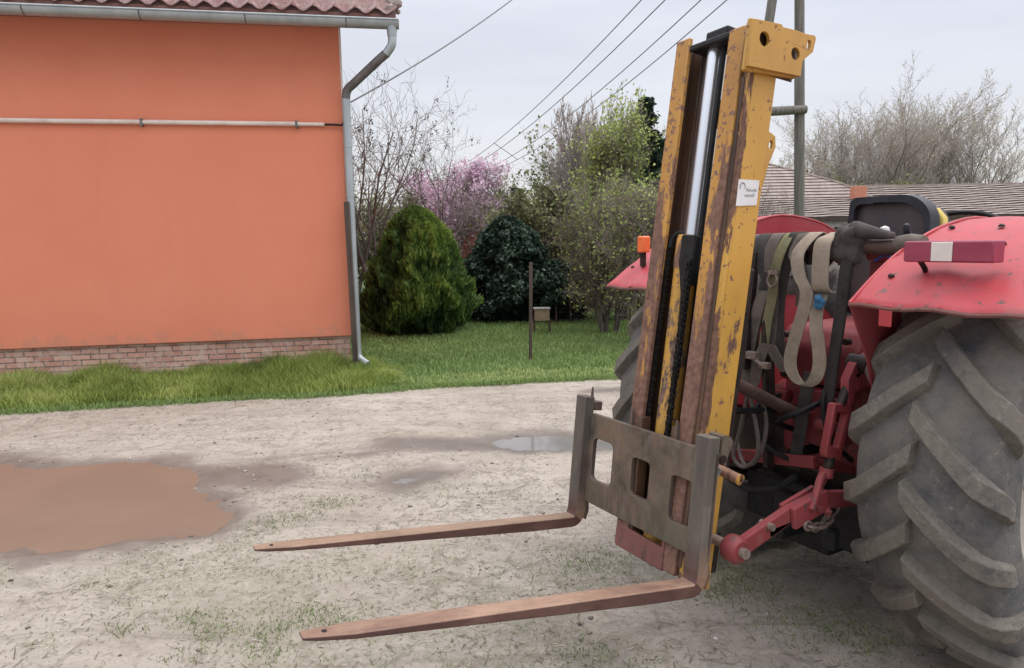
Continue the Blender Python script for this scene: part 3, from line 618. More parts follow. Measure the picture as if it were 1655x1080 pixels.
tree('blossom_tree', (-.85, 20, 0), 3.75, BUSHY, 5, 'pink flowering tree behind the round thuja', 'tree', None, 3, .06, 'bark_dark', 'bark_dark', (0, 0), ('blossom', 30000, .055, 1.0), .4, .95)
tree('red_leaved_shrub', (-.55, 17, 0), 1.75, BUSHY, 6, 'small reddish brown shrub at the right foot of the pink tree', 'shrub', None, 4, .03, 'bark_dark', 'twig', (0, 0), ('redleaf', 3500, .05, .2), .5, .9)
tree('tall_bare_tree', (2.05, 19, 0), 5.15, UPRT, 21, 'tallest fine twigged bare tree left of the yellow mast', 'tree', 'bare trees left of the mast', 3, .07, 'bark', 'twig_pale', (.0, 0), None, .22, .8)
tree('tall_bare_tree', (2.95, 20, 0), 5.3, UPRT, 22, 'bare pale tree rising right behind the top left of the mast', 'tree', 'bare trees left of the mast', 3, .07, 'bark', 'twig_pale', (.0, 0), None, .2, .7)
tree('budding_tree', (2.7, 15.5, 0), 4.6, BUSHY, 23, 'tree with fresh yellow green buds in front of the bare trees', 'tree', None, 5, .05, 'bark', 'twig', (0, 0), ('bud', 9000, .045, .8), .3, .62)
tree('budding_shrub', (1.72, 11.2, 0), 2.5, BUSHY, 24, 'loose budding shrub beside the wire fence', 'shrub', None, 7, .022, 'bark', 'twig', (0, 0), ('bud', 5200, .03, .2), .35, .6)
tree('twiggy_shrub', (2.05, 9.75, 0), 2.3, BUSHY, 25, 'dense twiggy shrub at the lawn edge just left of the tractor tyre', 'shrub', None, 10, .018, 'bark', 'twig', (0, 0), ('bud', 9000, .026, .05), .45, .62)
tree('green_shrub', (2.3, 13, 0), 2.6, BUSHY, 26, 'tall green leafing shrub behind the mast and the twiggy shrub', 'shrub', None, 8, .03, 'bark', 'twig', (0, 0), ('bud', 11000, .042, .1), .5, .8)
tree('flowering_shrub', (1.78, 12.2, 0), 1.7, BUSHY, 27, 'thin shrub with a few yellow flowers among the twigs', 'shrub', None, 6, .015, 'bark', 'twig', (0, 0), ('yellowbud', 420, .035, .5), .15, .4)
for i, (x, y, H, sd_, lv) in enumerate(((.2, 24, 3.6, 31, 'bush'), (1.9, 25, 3.7, 32, 'bush'), (3.2, 23, 5.2, 33, 'bush'), (-3.4, 24, 3.4, 34, 'bush'), (-2.2, 27, 3.6, 35, 'bush'), (5.0, 26, 4.6, 36, 'bush'), (.9, 17.5, 2.9, 37, 'bush'), (-4.6, 22, 3.2, 38, 'bush'))):
    tree('background_tree', (x, y, 0), H, BUSHY, sd_, ['brownish tree far behind the dark ivy covered shrub', 'broad brownish tree behind the holly bush', 'brown and green tree close behind the bare trees by the mast', 'hazy tree far behind the downpipe', 'hazy tree far behind the thuja and the pink tree', 'tree hidden mostly behind the tractor mast', 'brown undergrowth tree right behind the ivy covered shrub', 'tree far behind the corner of the orange house'][i], 'tree', 'trees at the back of the garden', 5, .07, 'bark', 'twig', (0, 0), (lv, 7000, .07, .1), .45, 1.0)
for i in range(9):
    px = (16.3, 18.1, 19.8, 21.4, 23.0, 24.5, 26.2, 28.0, 30)[i]; H = (6.4, 7.4, 9.2, 10.4, 9.9, 10.3, 10.5, 9.8, 10)[i]
    tree('bare_poplar', (px+1.0, 43+(i % 3), 0), H, UPRT, 50+i, 'bare upright tree beyond the tiled roof, %s from the power pole' % ('first second third fourth fifth sixth seventh eighth ninth'.split()[i]), 'tree', 'bare trees beyond the tiled roof', 4, .11, 'bark_pale', 'twig_pale', (0, 0), ('catkin', 2200, .06, 1.5), .5, 1.45)
for i, (x, y, H) in enumerate(((13.6, 44, 6.3), (15.0, 47, 6.6))):
    tree('bare_poplar', (x, y, 0), H, UPRT, 60+i, ['low bare tree seen between the mast and the power pole, the left one', 'low bare tree directly behind the power pole'][i], 'tree', 'bare trees beyond the tiled roof', 4, .08, 'bark_pale', 'twig_pale', (0, 0), None, .3, .9)
for i, (x, y, H) in enumerate(((19.6, 40, 4.9), (17.4, 41, 4.9), (21.9, 39.5, 4.7))):
    tree('leafing_bush', (x, y, 0), H, BUSHY, 70+i, ['olive bush showing just above the long tiled roof by the chimney', 'olive bush above the tiled roof right of the power pole', 'olive bush above the tiled roof right of the chimney'][i], 'shrub', 'bushes beyond the tiled roof', 5, .05, 'bark', 'twig', (0, 0), ('bush', 3500, .10, .4), .4, .9)

def conifer(base, H, w, seed, label, n=16000, size=.10, mt='conifer'):
    rs = np.random.RandomState(seed); o = thing('conifer', base, label, 'tree', 'dark conifers')
    MB().cyl((0, 0, 0), (0, 0, H*.98), .05*H/4, 8, .01).build('trunk', M['bark_dark'], o)
    nb = 130; z = H*(.06+.94*rs.rand(nb)**.85); a = rs.rand(nb)*6.28; L = w*(1-z/H)**1.05*(.65+.6*rs.rand(nb)); k = rs.randint(0, nb, n); t = rs.rand(n)**.6
    c = np.column_stack([np.cos(a[k])*L[k]*t, np.sin(a[k])*L[k]*t, z[k]-.28*L[k]*t+.12*L[k]*t*t])+rs.normal(0, .05*H/4, (n, 3)); c[:, 2] = np.minimum(c[:, 2], H)
    leafmesh('crown', c, size, M[mt], o, rs, vnoise(c[:, 0]*3+5, c[:, 2]*3, 9), 2.2)
    return o
conifer((3.42, 16.5, 0), 4.75, 1.9, 1, 'dark green conifer touching the left side of the mast', 34000, .045)
conifer((.86, 40, 0), 4.55, 1.0, 2, 'small distant conifer above the ivy covered shrub, the left one', 6000, .16)
conifer((2.25, 41, 0), 4.75, 1.3, 3, 'small distant conifer above the ivy covered shrub, the right one', 6000, .16)

# thuja
def blobshrub(name, base, prof, n, size, mt, label, seed, aspect, up_bias, tfun, lump=.12, xs=1, inner=.86, corecol='conifer'):
    rs = np.random.RandomState(seed); o = thing(name, base, label, 'shrub'); H = prof[-1][0]; zs = np.array([p[0] for p in prof]); rr = np.array([p[1] for p in prof])
    z = H*rs.rand(n)**.9; a = rs.rand(n)*2*np.pi; r = np.interp(z, zs, rr)
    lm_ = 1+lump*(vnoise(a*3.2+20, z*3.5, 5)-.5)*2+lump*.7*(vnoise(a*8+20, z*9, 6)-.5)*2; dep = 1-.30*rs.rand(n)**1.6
    R_ = r*lm_*dep; c = np.column_stack([np.cos(a)*R_*xs, np.sin(a)*R_, z])
    dr = np.column_stack([np.cos(a)*.55, np.sin(a)*.55, np.full(n, up_bias)])
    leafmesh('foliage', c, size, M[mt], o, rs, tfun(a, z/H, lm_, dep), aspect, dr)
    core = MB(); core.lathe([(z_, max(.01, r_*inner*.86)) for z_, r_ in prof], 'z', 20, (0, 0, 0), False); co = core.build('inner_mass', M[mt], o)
    if xs != 1: co.scale = (xs, 1, 1)
    MB().cyl((0, 0, -.05), (0, 0, H*.5), .06, 8, .03).build('trunk', M['bark_dark'], o)
    return o
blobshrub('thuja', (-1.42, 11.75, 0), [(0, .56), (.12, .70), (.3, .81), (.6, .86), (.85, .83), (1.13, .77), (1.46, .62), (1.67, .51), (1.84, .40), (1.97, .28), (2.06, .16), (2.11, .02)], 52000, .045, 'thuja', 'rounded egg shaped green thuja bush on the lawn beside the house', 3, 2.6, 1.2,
          lambda a, t, lm_, dep: .12+.62*(lm_-.86)*1.6+.30*np.clip(np.cos(a+.5), 0, 1)*t**.6+.25*(t-.35)-1.1*(1-dep), .24)  # tint paints sunlit right and top with new growth; darker deeper inside
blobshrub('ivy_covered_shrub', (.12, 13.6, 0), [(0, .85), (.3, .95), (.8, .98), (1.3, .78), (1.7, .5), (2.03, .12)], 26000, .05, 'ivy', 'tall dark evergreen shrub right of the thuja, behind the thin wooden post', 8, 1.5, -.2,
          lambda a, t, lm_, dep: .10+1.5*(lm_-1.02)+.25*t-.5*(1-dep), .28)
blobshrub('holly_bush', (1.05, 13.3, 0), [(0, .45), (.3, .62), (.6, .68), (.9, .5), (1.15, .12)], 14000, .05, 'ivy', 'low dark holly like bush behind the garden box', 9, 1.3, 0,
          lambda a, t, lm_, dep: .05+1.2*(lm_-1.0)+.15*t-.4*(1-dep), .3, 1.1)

# ------------------------------------------------------------ garden furniture, fence
tag(MB().beam((.35, 8.55, -.1), (.37, 8.51, 1.27), .04, .04, (0, 1, 0)).build('wooden_post', M['post_dark'], None, .004), 'thin dark wooden post standing alone on the lawn', 'post')
gb = thing('garden_box', (.66, 11.2, 0), 'small wooden box on two legs on the lawn behind the thin post', 'box')
MB().plate([(-.125, .26), (.115, .26), (.115, .44), (.09, .46), (-.10, .46), (-.125, .44)], [], -.11, .11, lambda u, v, t: (u, t, v)).build('box_body', M['boxwood'], gb, .006)
MB().box((-.14, -.125, .445), (.13, .125, .465)).build('lid', M['timber'], gb, .004)
for xx in (-.13, .12): MB().box((xx-.02, -.02, -.02), (xx+.02, .02, .30)).build('leg', M['post_dark'], gb, .003)
fn = thing('wire_fence', (1.0, 12.6, 0), 'low wire mesh fence with thin posts at the back of the lawn', 'fence')
for xx in (.0, .26, .95, 1.6, 2.3): MB().box((xx-.018, -.018, -.05), (xx+.018, .018, .5)).build('fence_post', M['post_dark'], fn, .003)
mb = MB()
for i in range(7): mb.cyl((0, 0, .05+i*.065), (2.3, 0, .05+i*.065), .0018, 4)
for i in range(36): mb.cyl((i*.065, 0, .03), (i*.065, 0, .45), .0014, 4)
mb.build('mesh', M['galv_dark'], fn)

# ------------------------------------------------------------ power poles and lines
up_ = thing('power_pole', (8.4, 20, 0), 'grey wooden A frame power pole standing behind the mast', 'pole')
def pole_leg(a, b, r): MB().tube([a, [(a[i]+b[i])/2+.01 for i in range(3)], b], [r, r*.95, r*.85], 14).build('leg', M['post'], up_)
pole_leg((.22, 0, -.2), (-.18, 0, 10.6), .145); pole_leg((-1.85, .05, -.2), (-.5, .0, 10.6), .14)
MB().tube([(-1.5, -.12, 5.0), (-.6, -.13, 5.03), (.16, -.12, 5.06)], [.12, .125, .115], 14).build('crossbar', M['post'], up_)
MB().beam((-2.2, 0, 10.4), (1.9, 0, 10.4), .12, .14, (0, 1, 0)).build('crossarm', M['post'], up_, .01)
PX = (-1.85, -.75, .65, 1.65)
for xx in PX: MB().lathe([(0, .03), (.02, .06), (.06, .035), (.08, .06), (.12, .03), (.16, .035), (.17, .005)], 'z', 12, (xx, 0, 10.47)).build('insulator', M['white'], up_)
fp = thing('distant_power_pole', (-5.05, 60, 0), 'small distant power pole with a crossarm above the pink tree', 'pole')
MB().cyl((0, 0, -.2), (0, 0, 7.1), .16, 10, .13).build('shaft', M['post'], fp); MB().box((-.9, -.08, 6.85), (.95, .08, 6.98)).build('crossarm', M['post'], fp)
ends = []
for i, (x0, z0, sag) in enumerate(((4.34, 8.42, 1.0), (4.63, 8.05, 1.04), (5.62, 8.04, 1.27), (6.33, 8.03, 1.33))):
    a = Vector((x0, 20, z0)); b = Vector((-5.05+(-.85, -.4, .4, .85)[i], 60, 7.05)); pts = []
    for k in range(-12, 25):
        t = k/24; p = a.lerp(b, t); p.z -= 4*sag*t*(1-t); pts.append(p)
    o = MB().tube(pts, .016, 5).build('power_line', M['wire'])
    tag(o, 'thin power line rising from the distant pole over the yard, %s of four' % ('leftmost', 'second from left', 'third from left', 'rightmost')[i], 'wire', 'power lines over the yard'); ends.append(pts)
tag(MB().cyl(ends[0][22].lerp(ends[0][23], .7), ends[3][24], .018, 5).build('line_spacer', M['wire']), 'short slanting spacer rod across the four power lines', 'rod')
pts = []
a = Vector((-1.76, 8.6, 3.22)); b = Vector((1.2, 14.6, 7.0))
for k in range(20): t = k/19; p = a.lerp(b, t); p.z -= .12*4*t*(1-t); pts.append(p)
pts.append(Vector((9.0, 19.9, 10.4)))
tag(MB().tube(pts, .011, 5).build('house_cable', M['wire']), 'single dark cable running from the house corner up to the right', 'wire')

# ------------------------------------------------------------ tiled buildings at right
barn = thing('long_barn', (11.6, 25, 0), 'long low building with grey brown tiled roof behind the tractor', 'building')
MB().box((-2.4, .3, -.2), (16, 6, 2.12)).build('wall', M['barnwall'], barn)
def rowroof(mb, x0, x1, y0, z0, y1, z1, rows=15, sag=None):
    for i in range(rows):
        t0 = i/rows; t1 = (i+1)/rows; L = []
        for t, dz in ((t0, .05), (t1+.01, .0)): L.append((y0+(y1-y0)*t, z0+(z1-z0)*t+dz))
        n = 60; vs = []
        for k in range(n+1):
            xx = x0+(x1-x0)*k/n; wv = .012*math.sin(k*1.7+i)+.02*math.sin(xx*.7+1)
            vs += [(xx, L[0][0], L[0][1]+wv), (xx, L[1][0], L[1][1]+wv), (xx, L[0][0], L[0][1]+wv-.055)]
        mb.add(vs, [(3*k, 3*k+3, 3*k+4, 3*k+1) for k in range(n)]+[(3*k, 3*k+2, 3*k+5, 3*k+3) for k in range(n)]); mb.n1 = getattr(mb, 'n1', [])+[0]*n+[1]*n
mb = MB(); rowroof(mb, -2.4, 17, -.15, 2.22, 3.1, 3.50); ro = mb.build('roof', M['barntile'], barn, ang=20); ro.data.materials.append(M['tile_edge'])
ro.data.polygons.foreach_set('material_index', mb.n1)  # lip faces carry the painted shadow line
MB().box((-2.4, -.16, 2.12), (17, -.08, 2.24)).build('eave_board', M['post_dark'], barn)
mb = MB(); mb.plate([(-2.4, 3.42), (17, 3.42), (17, 3.55), (-2.4, 3.58)], [], 3.02, 3.16, lambda u, v, t: (u, t, v)); mb.build('ridge', M['barntile'], barn)
MB().add([(-2.4, 3.1, 3.46), (17, 3.1, 3.46), (17, 6.3, 2.2), (-2.4, 6.3, 2.2)], [(0, 1, 2, 3)]).build('rear_roof', M['barntile'], barn)
MB().box((1.70, 1.35, 2.7), (2.15, 1.75, 3.42)).build('chimney', plain('chimney_brick', (.42, .16, .10), (.55, .25, .17), 12, .9), barn, .01)
mb = MB()
for i in range(60): mb.plate([(0, 1.92), (.1, 1.84), (.2, 1.92), (.2, 2.12), (0, 2.12)], [], .0, .02, lambda u, v, t, i=i: (-2.4+u+i*.2, t, v))
mb.build('lace_trim', M['barnwall'], barn)
hip = thing('hip_roof_house', (9.9, 26.2, 0), 'higher hipped grey tiled roof between the mast and the power pole', 'building')
MB().box((-5.2, .3, -.2), (1.6, 6, 2.3)).build('wall', M['barnwall'], hip)
mb = MB(); rows = 18
for i in range(rows):
    t0 = i/rows; t1 = (i+1)/rows+.006
    def X1(t): return float(np.interp(t, [0, .6, 1], [5.5, 3.3, .65]))
    f = lambda t: (.0+2.4*t, 2.25+2.3*t)
    (ya, za), (yb, zb) = f(t0), f(t1); za += .04
    mb.add([(-5.6, ya-.2, za), (X1(t0), ya-.2, za), (X1(t1), yb-.2, zb), (-5.6, yb-.2, zb), (-5.6, ya-.2, za-.045), (X1(t0), ya-.2, za-.045)], [(0, 1, 2, 3), (0, 4, 5, 1)])
    mb.add([(X1(t0), ya-.2, za), (X1(t0), 5.0-ya, za), (X1(t1), 5.0-yb, zb), (X1(t1), yb-.2, zb)], [(0, 1, 2, 3)])
mb.add([(-5.6, 5.0, 2.25), (5.5, 5.0, 2.25), (.65, 2.2, 4.55), (-5.6, 2.2, 4.55)], [(0, 1, 2, 3)])
ro = mb.build('roof', M['barntile'], hip, ang=20); ro.data.materials.append(M['tile_edge'])
for i in range(rows): ro.data.polygons[i*3+1].material_index = 1  # row lips get the painted shadow colour
mb = MB(); mb.tube([(X1(k/12), -.2+2.4*k/12, 2.27+2.3*k/12) for k in range(13)], .05, 6); mb.build('hip_ridge', M['barntile'], hip)
bf = thing('board_fence', (10.5, 24.0, 0), 'grey vertical board fence in front of the long barn', 'fence')
mb = MB(); rng = random.Random(2)
for i in range(95): xx = i*.125; mb.box((xx, 0, 0), (xx+.115, .025, 1.75+rng.uniform(-.02, .02)))
mb.build('boards', M['timber'], bf)
MB().box((0, .026, .4), (11.9, .06, .5)).build('rail', M['timber'], bf); MB().box((0, .026, 1.3), (11.9, .06, 1.4)).build('rail', M['timber'], bf)
tree('bare_sapling', (8.5, 22.5, 0), 3.2, SUMAC, 90, 'thin bare sapling in front of the hipped roof beside the power pole', 'tree', None, 2, .02, 'bark', 'twig', (0, 0), None, .3, .7)

# ------------------------------------------------------------ tractor (local: x forward, y lateral to the far side, z up)
Fh = Vector((-.8802, -.4746, 0)).normalized(); Ah = Vector((-.4746, .8802, 0)).normalized()
TM = Matrix((-Fh, Ah, Vector((0, 0, 1)))).transposed().to_4x4(); TM.translation = (.5883, 2.0223, 0)
tr = empty('tractor', TM); tag(tr, 'old red farm tractor seen from behind with big muddy tyres and a torn seat', 'tractor')

def ag_tyre(R0, w, nl, root, name='tyre', lug_h=.039):
    # profile by arc length q from the centre line
    half = w/2; prof = []
    for i in range(7): y = half*.86*i/6; prof.append((y, R0-lug_h-.030*(i/6)**2))
    for i in range(1, 7):
        a = i/6*math.pi*.5; prof.append((half*.86+half*.14*math.sin(a), R0-lug_h-.030-.075*(1-math.cos(a))))
    rimr = R0*.575
    prof += [(half*1.0, R0-.19), (half*.97, R0-.24), (half*.80, rimr+.015), (half*.72, rimr)]
    q = [0]
    for a, b in zip(prof[:-1], prof[1:]): q.append(q[-1]+math.hypot(b[0]-a[0], b[1]-a[1]))
    yy = [p[0] for p in prof]; rr = [p[1] for p in prof]; prf = [(-a, b) for a, b in reversed(prof)]+prof[1:]
    prf2 = prf+[(half*.66, rimr+.03), (0, rimr+.05), (-half*.66, rimr+.03)]
    mb = MB(); mb.lathe(prf2, 'y', 96, (0, 0, 0), True); nb = len(mb.v); rg = random.Random(3)
    for side in (1, -1):
        for k in range(nl):
            th0 = 2*math.pi*(k+(.5 if side < 0 else 0))/nl; n = 12; qe = q[12]+.03; vs = []
            for i in range(n+1):
                t = i/n; qq = -.012+(qe+.012)*t; y = np.interp(abs(qq), q, yy)*(1 if qq >= 0 else -1); r = np.interp(abs(qq), q, rr)
                uo = .285*t+.012*math.sin(t*3)     # how far the bar sweeps round
                hgt = lug_h*(1.0 if i < n-2 else (.85, .6, .15)[i-n+2]); wb = .046+.004*t; wt = .030+.006*t
                # normal: radial on crown, turning sideways on the shoulder
                j = min(max(int(np.searchsorted(q, abs(qq))), 1), len(q)-1); ty, tr_ = yy[j]-yy[j-1], rr[j]-rr[j-1]; L = math.hypot(ty, tr_); ny, nr = -tr_/L, ty/L
                for du, hh in ((-wb, -.006), (-wt, hgt), (wt, hgt), (wb, -.006)):
                    th = th0+(uo+du*(1.0+.05*rg.uniform(-1, 1)))/R0; rad = r+nr*hh; yv = (y+ny*hh)*side
                    vs.append((rad*math.cos(th), yv, rad*math.sin(th)))
            fs = [(i*4+a, i*4+a+1, i*4+a+5, i*4+a+4) for i in range(n) for a in range(3)]+[(3, 2, 1, 0), (4*n, 4*n+1, 4*n+2, 4*n+3)]
            mb.add(vs, fs)
    o = mb.build(name, M['rubber'], root, .0025, ang=38, seg=1)
    lug = np.zeros(len(o.data.vertices)); lug[nb:] = 1
    co = np.zeros(len(o.data.vertices)*3); o.data.vertices.foreach_get('co', co); co = co.reshape(-1, 3); a = o.data.attributes.new('lug', 'FLOAT', 'POINT'); lug[:nb] = .15; a.data.foreach_set('value', lug.astype(np.float32))
    return o
SA = .485+.75
def rear_wheel(y, side):
    w = empty('rear_wheel', Matrix.Translation((SA, y, .75)), tr)
    # local y outward: mirror by rotation about z keeps the tread direction mirrored
    t = ag_tyre(.75, .42, 19, w)
    s = side
    rm = MB(); rm.lathe([(-.155*s, .43), (-.16*s, .455), (.16*s, .455), (.155*s, .43), (.10*s, .40), (.02*s, .395), (.0, .30), (.03*s, .17), (.03*s, .0), (.01*s, .0), (.01*s, .16), (-.02*s, .30), (0, .385), (.09*s, .39)][:10], 'y', 48, (0, 0, 0), False); rm.build('rim', M['rim'], w)
    hb = MB(); hb.cyl((0, 0, 0), (0, .12*s, 0), .10, 24)
    for k in range(8): a = k*math.pi/4; hb.cyl((.135*math.cos(a), .03*s, .135*math.sin(a)), (.135*math.cos(a), .055*s, .135*math.sin(a)), .014, 6)
    hb.build('hub', M['red_dark'], w)
    return w
rear_wheel(-.325, -1); rear_wheel(.905, 1)
def fender(y0, y1, inner_y, drop=0, name='rear_fender'):
    pr = [(.505, 1.296), (.61, 1.37), (.73, 1.445), (.86, 1.515), (1.0, 1.575), (1.18, 1.606), (1.39, 1.585), (1.55, 1.535), (1.75, 1.40), (1.90, 1.20), (1.98, .95)]; pr = [(a, b-drop*min(1, max(0, (a-.7)/.35))) for a, b in pr]
    P = [(v.x, v.z) for v in smooth([(a, 0, b) for a, b in pr], 3)]
    mb = MB(); n = len(P); ny = 14; vs = []; rg = random.Random(8)
    for i, (s, z) in enumerate(P):
        for j in range(ny+1):
            y = y0+(y1-y0)*j/ny; dn = .006*math.sin(j*1.1+i*.35)*(1 if i < 6 else .3)+(rg.uniform(-.002, .002))
            if i == 0: dn -= .006*math.sin(j*2.1)
            vs.append((s, y, z+dn))
    vs2 = [(s, y, z-.004) for s, y, z in vs]; m_ = ny+1; f = []
    for i in range(n-1):
        for j in range(ny): a = i*m_+j; f += [(a, a+1, a+m_+1, a+m_)]
    N = len(vs); f += [tuple(k+N for k in reversed(q)) for q in f]
    edge = [i*m_ for i in range(n)]+[(n-1)*m_+j for j in range(1, m_)]+[i*m_+ny for i in range(n-2, -1, -1)]+[j for j in range(ny-1, 0, -1)]
    for a, b in zip(edge, edge[1:]+edge[:1]): f.append((a, b, b+N, a+N))
    mb.add(vs+vs2, f); fo = mb.build(name, M['red'], tr, ang=60)
    # side panel on the tractor side
    poly = [(s, z-.003) for s, z in P]+[(1.9, .80), (1.25, .70), (.80, .78), (.66, .95), (.60, 1.12)]
    MB().plate(poly, [], inner_y-.003, inner_y+.003, lambda u, v, t: (u, t, v)).build('inner_panel', M['red_dark'] if y0 < 0 else M['red'], fo)  # near panel gets the darker red as painted shade
    sg = 1 if y1 > y0 else -1
    MB().tube([(s, inner_y, z+.002) for s, z in P], .006, 8).build('rolled_edge', M['red'], fo)
    MB().tube([(.507, y, 1.292+.004*math.sin(y*30)) for y in np.linspace(y0, y1, 12)], .007, 6).build('rear_lip', M['redrust'], fo)
    for s_, y_ in ((.62, y0+sg*.06), (.62, y1-sg*.05), (.95, y0+sg*.05), (.95, y0+sg*.2), (.80, y0+sg*.28)):
        z_ = float(np.interp(s_, [p[0] for p in P], [p[1] for p in P])); MB().lathe([(-.002, .010), (.004, .009), (.008, .004), (.008, .0005)], 'z', 8, (s_, y_, z_+.004)).build('bolt', M['dark_steel'], fo)
    return fo
nf = fender(-.115, -.60, -.118, .045); ff = fender(.72, 1.13, .715)
MB().box((.503, -.255, 1.235), (.510, -.215, 1.30)).build('mud_tab', M['red'], nf, .003)
def lamp(x, y0, y1, z0, z1, split, name='tail_lamp'):
    b = MB(); b.box((x, y0, z0), (x+.06, y1, z1)); o = b.build(name, M['lens_red'], tr, .004)
    b = MB(); b.box((x-.004, y1, z0+.002), (x+.0, split, z1-.002)); b.build('red_lens', M['lens_red'], o, .002)
    b = MB(); b.box((x-.005, split, z0+.003), (x+.0, split-.06, z1-.003)); b.build('clear_lens', M['lens_white'], o, .002); b = MB(); b.box((x-.004, split-.061, z0+.003), (x+.0, y0, z1-.003)); b.build('red_lens', M['lens_red'], o, .002)
    return o
tl = lamp(.60, -.47, -.225, 1.425, 1.487, -.305)
MB().tube(smooth([(.62, -.26, 1.43), (.64, -.265, 1.405), (.67, -.25, 1.39)], 3), .008, 8).build('bracket', M['dark_steel'], tl)
ol = MB().box((.605, .99, 1.45), (.65, 1.035, 1.525)).build('indicator_lamp', M['lens_orange'], tr, .008, seg=3)
MB().beam((.63, 1.02, 1.385), (.63, 1.02, 1.455), .02, .02).build('bracket', M['dark_steel'], ol)
# body
b = MB(); b.plate([(.95, .62), (.95, 1.02), (1.05, 1.10), (2.3, 1.10), (2.3, .50), (1.25, .46), (1.05, .50)], [], .10, .48, lambda u, v, t: (u, t, v)); b.build('gearbox', M['red_dark'], tr, .02)
b = MB(); b.plate([(.86, .93), (.84, 1.08), (.90, 1.155), (1.5, 1.17), (1.5, .90)], [], .075, .435, lambda u, v, t: (u, t, v)); hl = b.build('hydraulic_lift', M['red_bright'], tr, .022, seg=3)
for yy, zz in ((.12, 1.12), (.39, 1.12), (.12, .96), (.39, .96), (.255, 1.13)): MB().cyl((.855, yy, zz), (.83, yy, zz), .013, 8).build('bolt', M['dark_steel'], hl)
b = MB(); b.cyl((SA, -.14, .75), (SA, .14, .75), .09, 20, .13); b.cyl((SA, .44, .75), (SA, .72, .75), .13, 20, .09); b.build('rear_axle', M['red_dark'], tr)
b = MB(); b.lathe([(0, .17), (.05, .16), (.10, .11), (.12, .05), (.12, .001)], 'x', 28, (.95, .29, .72)); b.T = None; 
b.cyl((.78, .29, .66), (.95, .29, .66), .022, 14); b.build('pto_cover', M['dark_steel'], tr)
# red drawbar frame with a bent hoop under it
b = MB(); b.beam((.75, .60, .585), (.75, .16, .665), .03, .045, (0, 0, 1)); b.beam((.76, .60, .57), (1.2, .55, .52), .03, .04); b.beam((.76, .18, .655), (1.2, .12, .55), .03, .04); b.build('drawbar_frame', M['red_dark'], tr, .004)
b = MB(); b.tube(smooth([(.72, .60, .60), (.70, .57, .52), (.70, .44, .49), (.70, .30, .53), (.72, .22, .60)], 4), .014, 10); b.build('hydraulic_hose', M['black'], tr)
b = MB(); b.box((.98, .02, .40), (1.75, .56, .66)); b.build('belly_housing', M['dark_steel'], tr, .03)
b = MB(); b.box((.86, .17, .26), (1.8, .45, .46)); b.box((.70, .26, .33), (.90, .34, .37)); b.box((.88, .05, .30), (.93, .60, .50)); b.build('underbody_shade_block', M['black'], tr, .01)  # dark blocks added to fill in the deep shade under the tractor
b = MB(); b.box((1.60, -.08, .98), (2.3, .66, 1.02)); b.build('platform', M['dark_steel'], tr, .004)
b = MB(); b.box((.83, .16, .70), (.97, .34, .92)); b.cyl((.84, .36, .87), (.84, .42, .87), .03, 12); b.cyl((.80, .12, .80), (.80, .20, .80), .025, 12); b.build('hydraulic_valve', M['red_bright'], tr, .006)
b = MB()
for pts, r in (([(.84, .18, .9), (.72, .20, .86), (.70, .30, .80), (.84, .33, .74)], .011), ([(.84, .38, .88), (.70, .40, .84), (.68, .34, .70), (.80, .22, .62)], .010), ([(.8, .14, .98), (.72, .12, .92), (.74, .10, .78), (.9, .12, .66)], .010)): b.tube(smooth(pts, 4), r, 8)
b.build('hydraulic_hose', M['black'], tr)
b = MB(); b.cyl((.80, .16, .865), (.80, .30, .80), .006, 6); b.cyl((.79, .17, .93), (.79, .10, .90), .006, 6); b.build('control_rod', M['red_bright'], tr)
# lower links
def link(y, dy):
    b = MB(); pts = [(.185, .528), (.19, .556), (.40, .618), (.56, .642), (.62, .63), (1.10, .55), (1.10, .505), (.60, .572), (.42, .563), (.20, .498)]
    b.plate(pts, [], y-.014, y+.014, lambda u, v, t: (u, t, v)); bl = [(.405, .545), (.392, .618), (.555, .655), (.568, .583)]
    b.plate(bl, [], y-.034, y-.0145, lambda u, v, t: (u, t, v))
    b.plate(bl, [], y+.0145, y+.030, lambda u, v, t: (u, t, v)); o = b.build('lower_link', M['red_bright'], tr, .004)
    b = MB(); b.lathe([(-.03, .014), (-.03, .034), (-.018, .044), (.018, .044), (.03, .034), (.03, .014)], 'y', 24, (.16, y, .525)); b.build('ball_end', M['red_dark'], o)
    b = MB(); b.cyl((.16, y-.05, .525), (.16, y+.09, .525), .017, 14); b.cyl((.30, y-.03, .575), (.30, y+.02, .575), .013, 8); b.build('pin', M['chainrust'], o)
    return o
link(.0, 0); link(.575, 0)
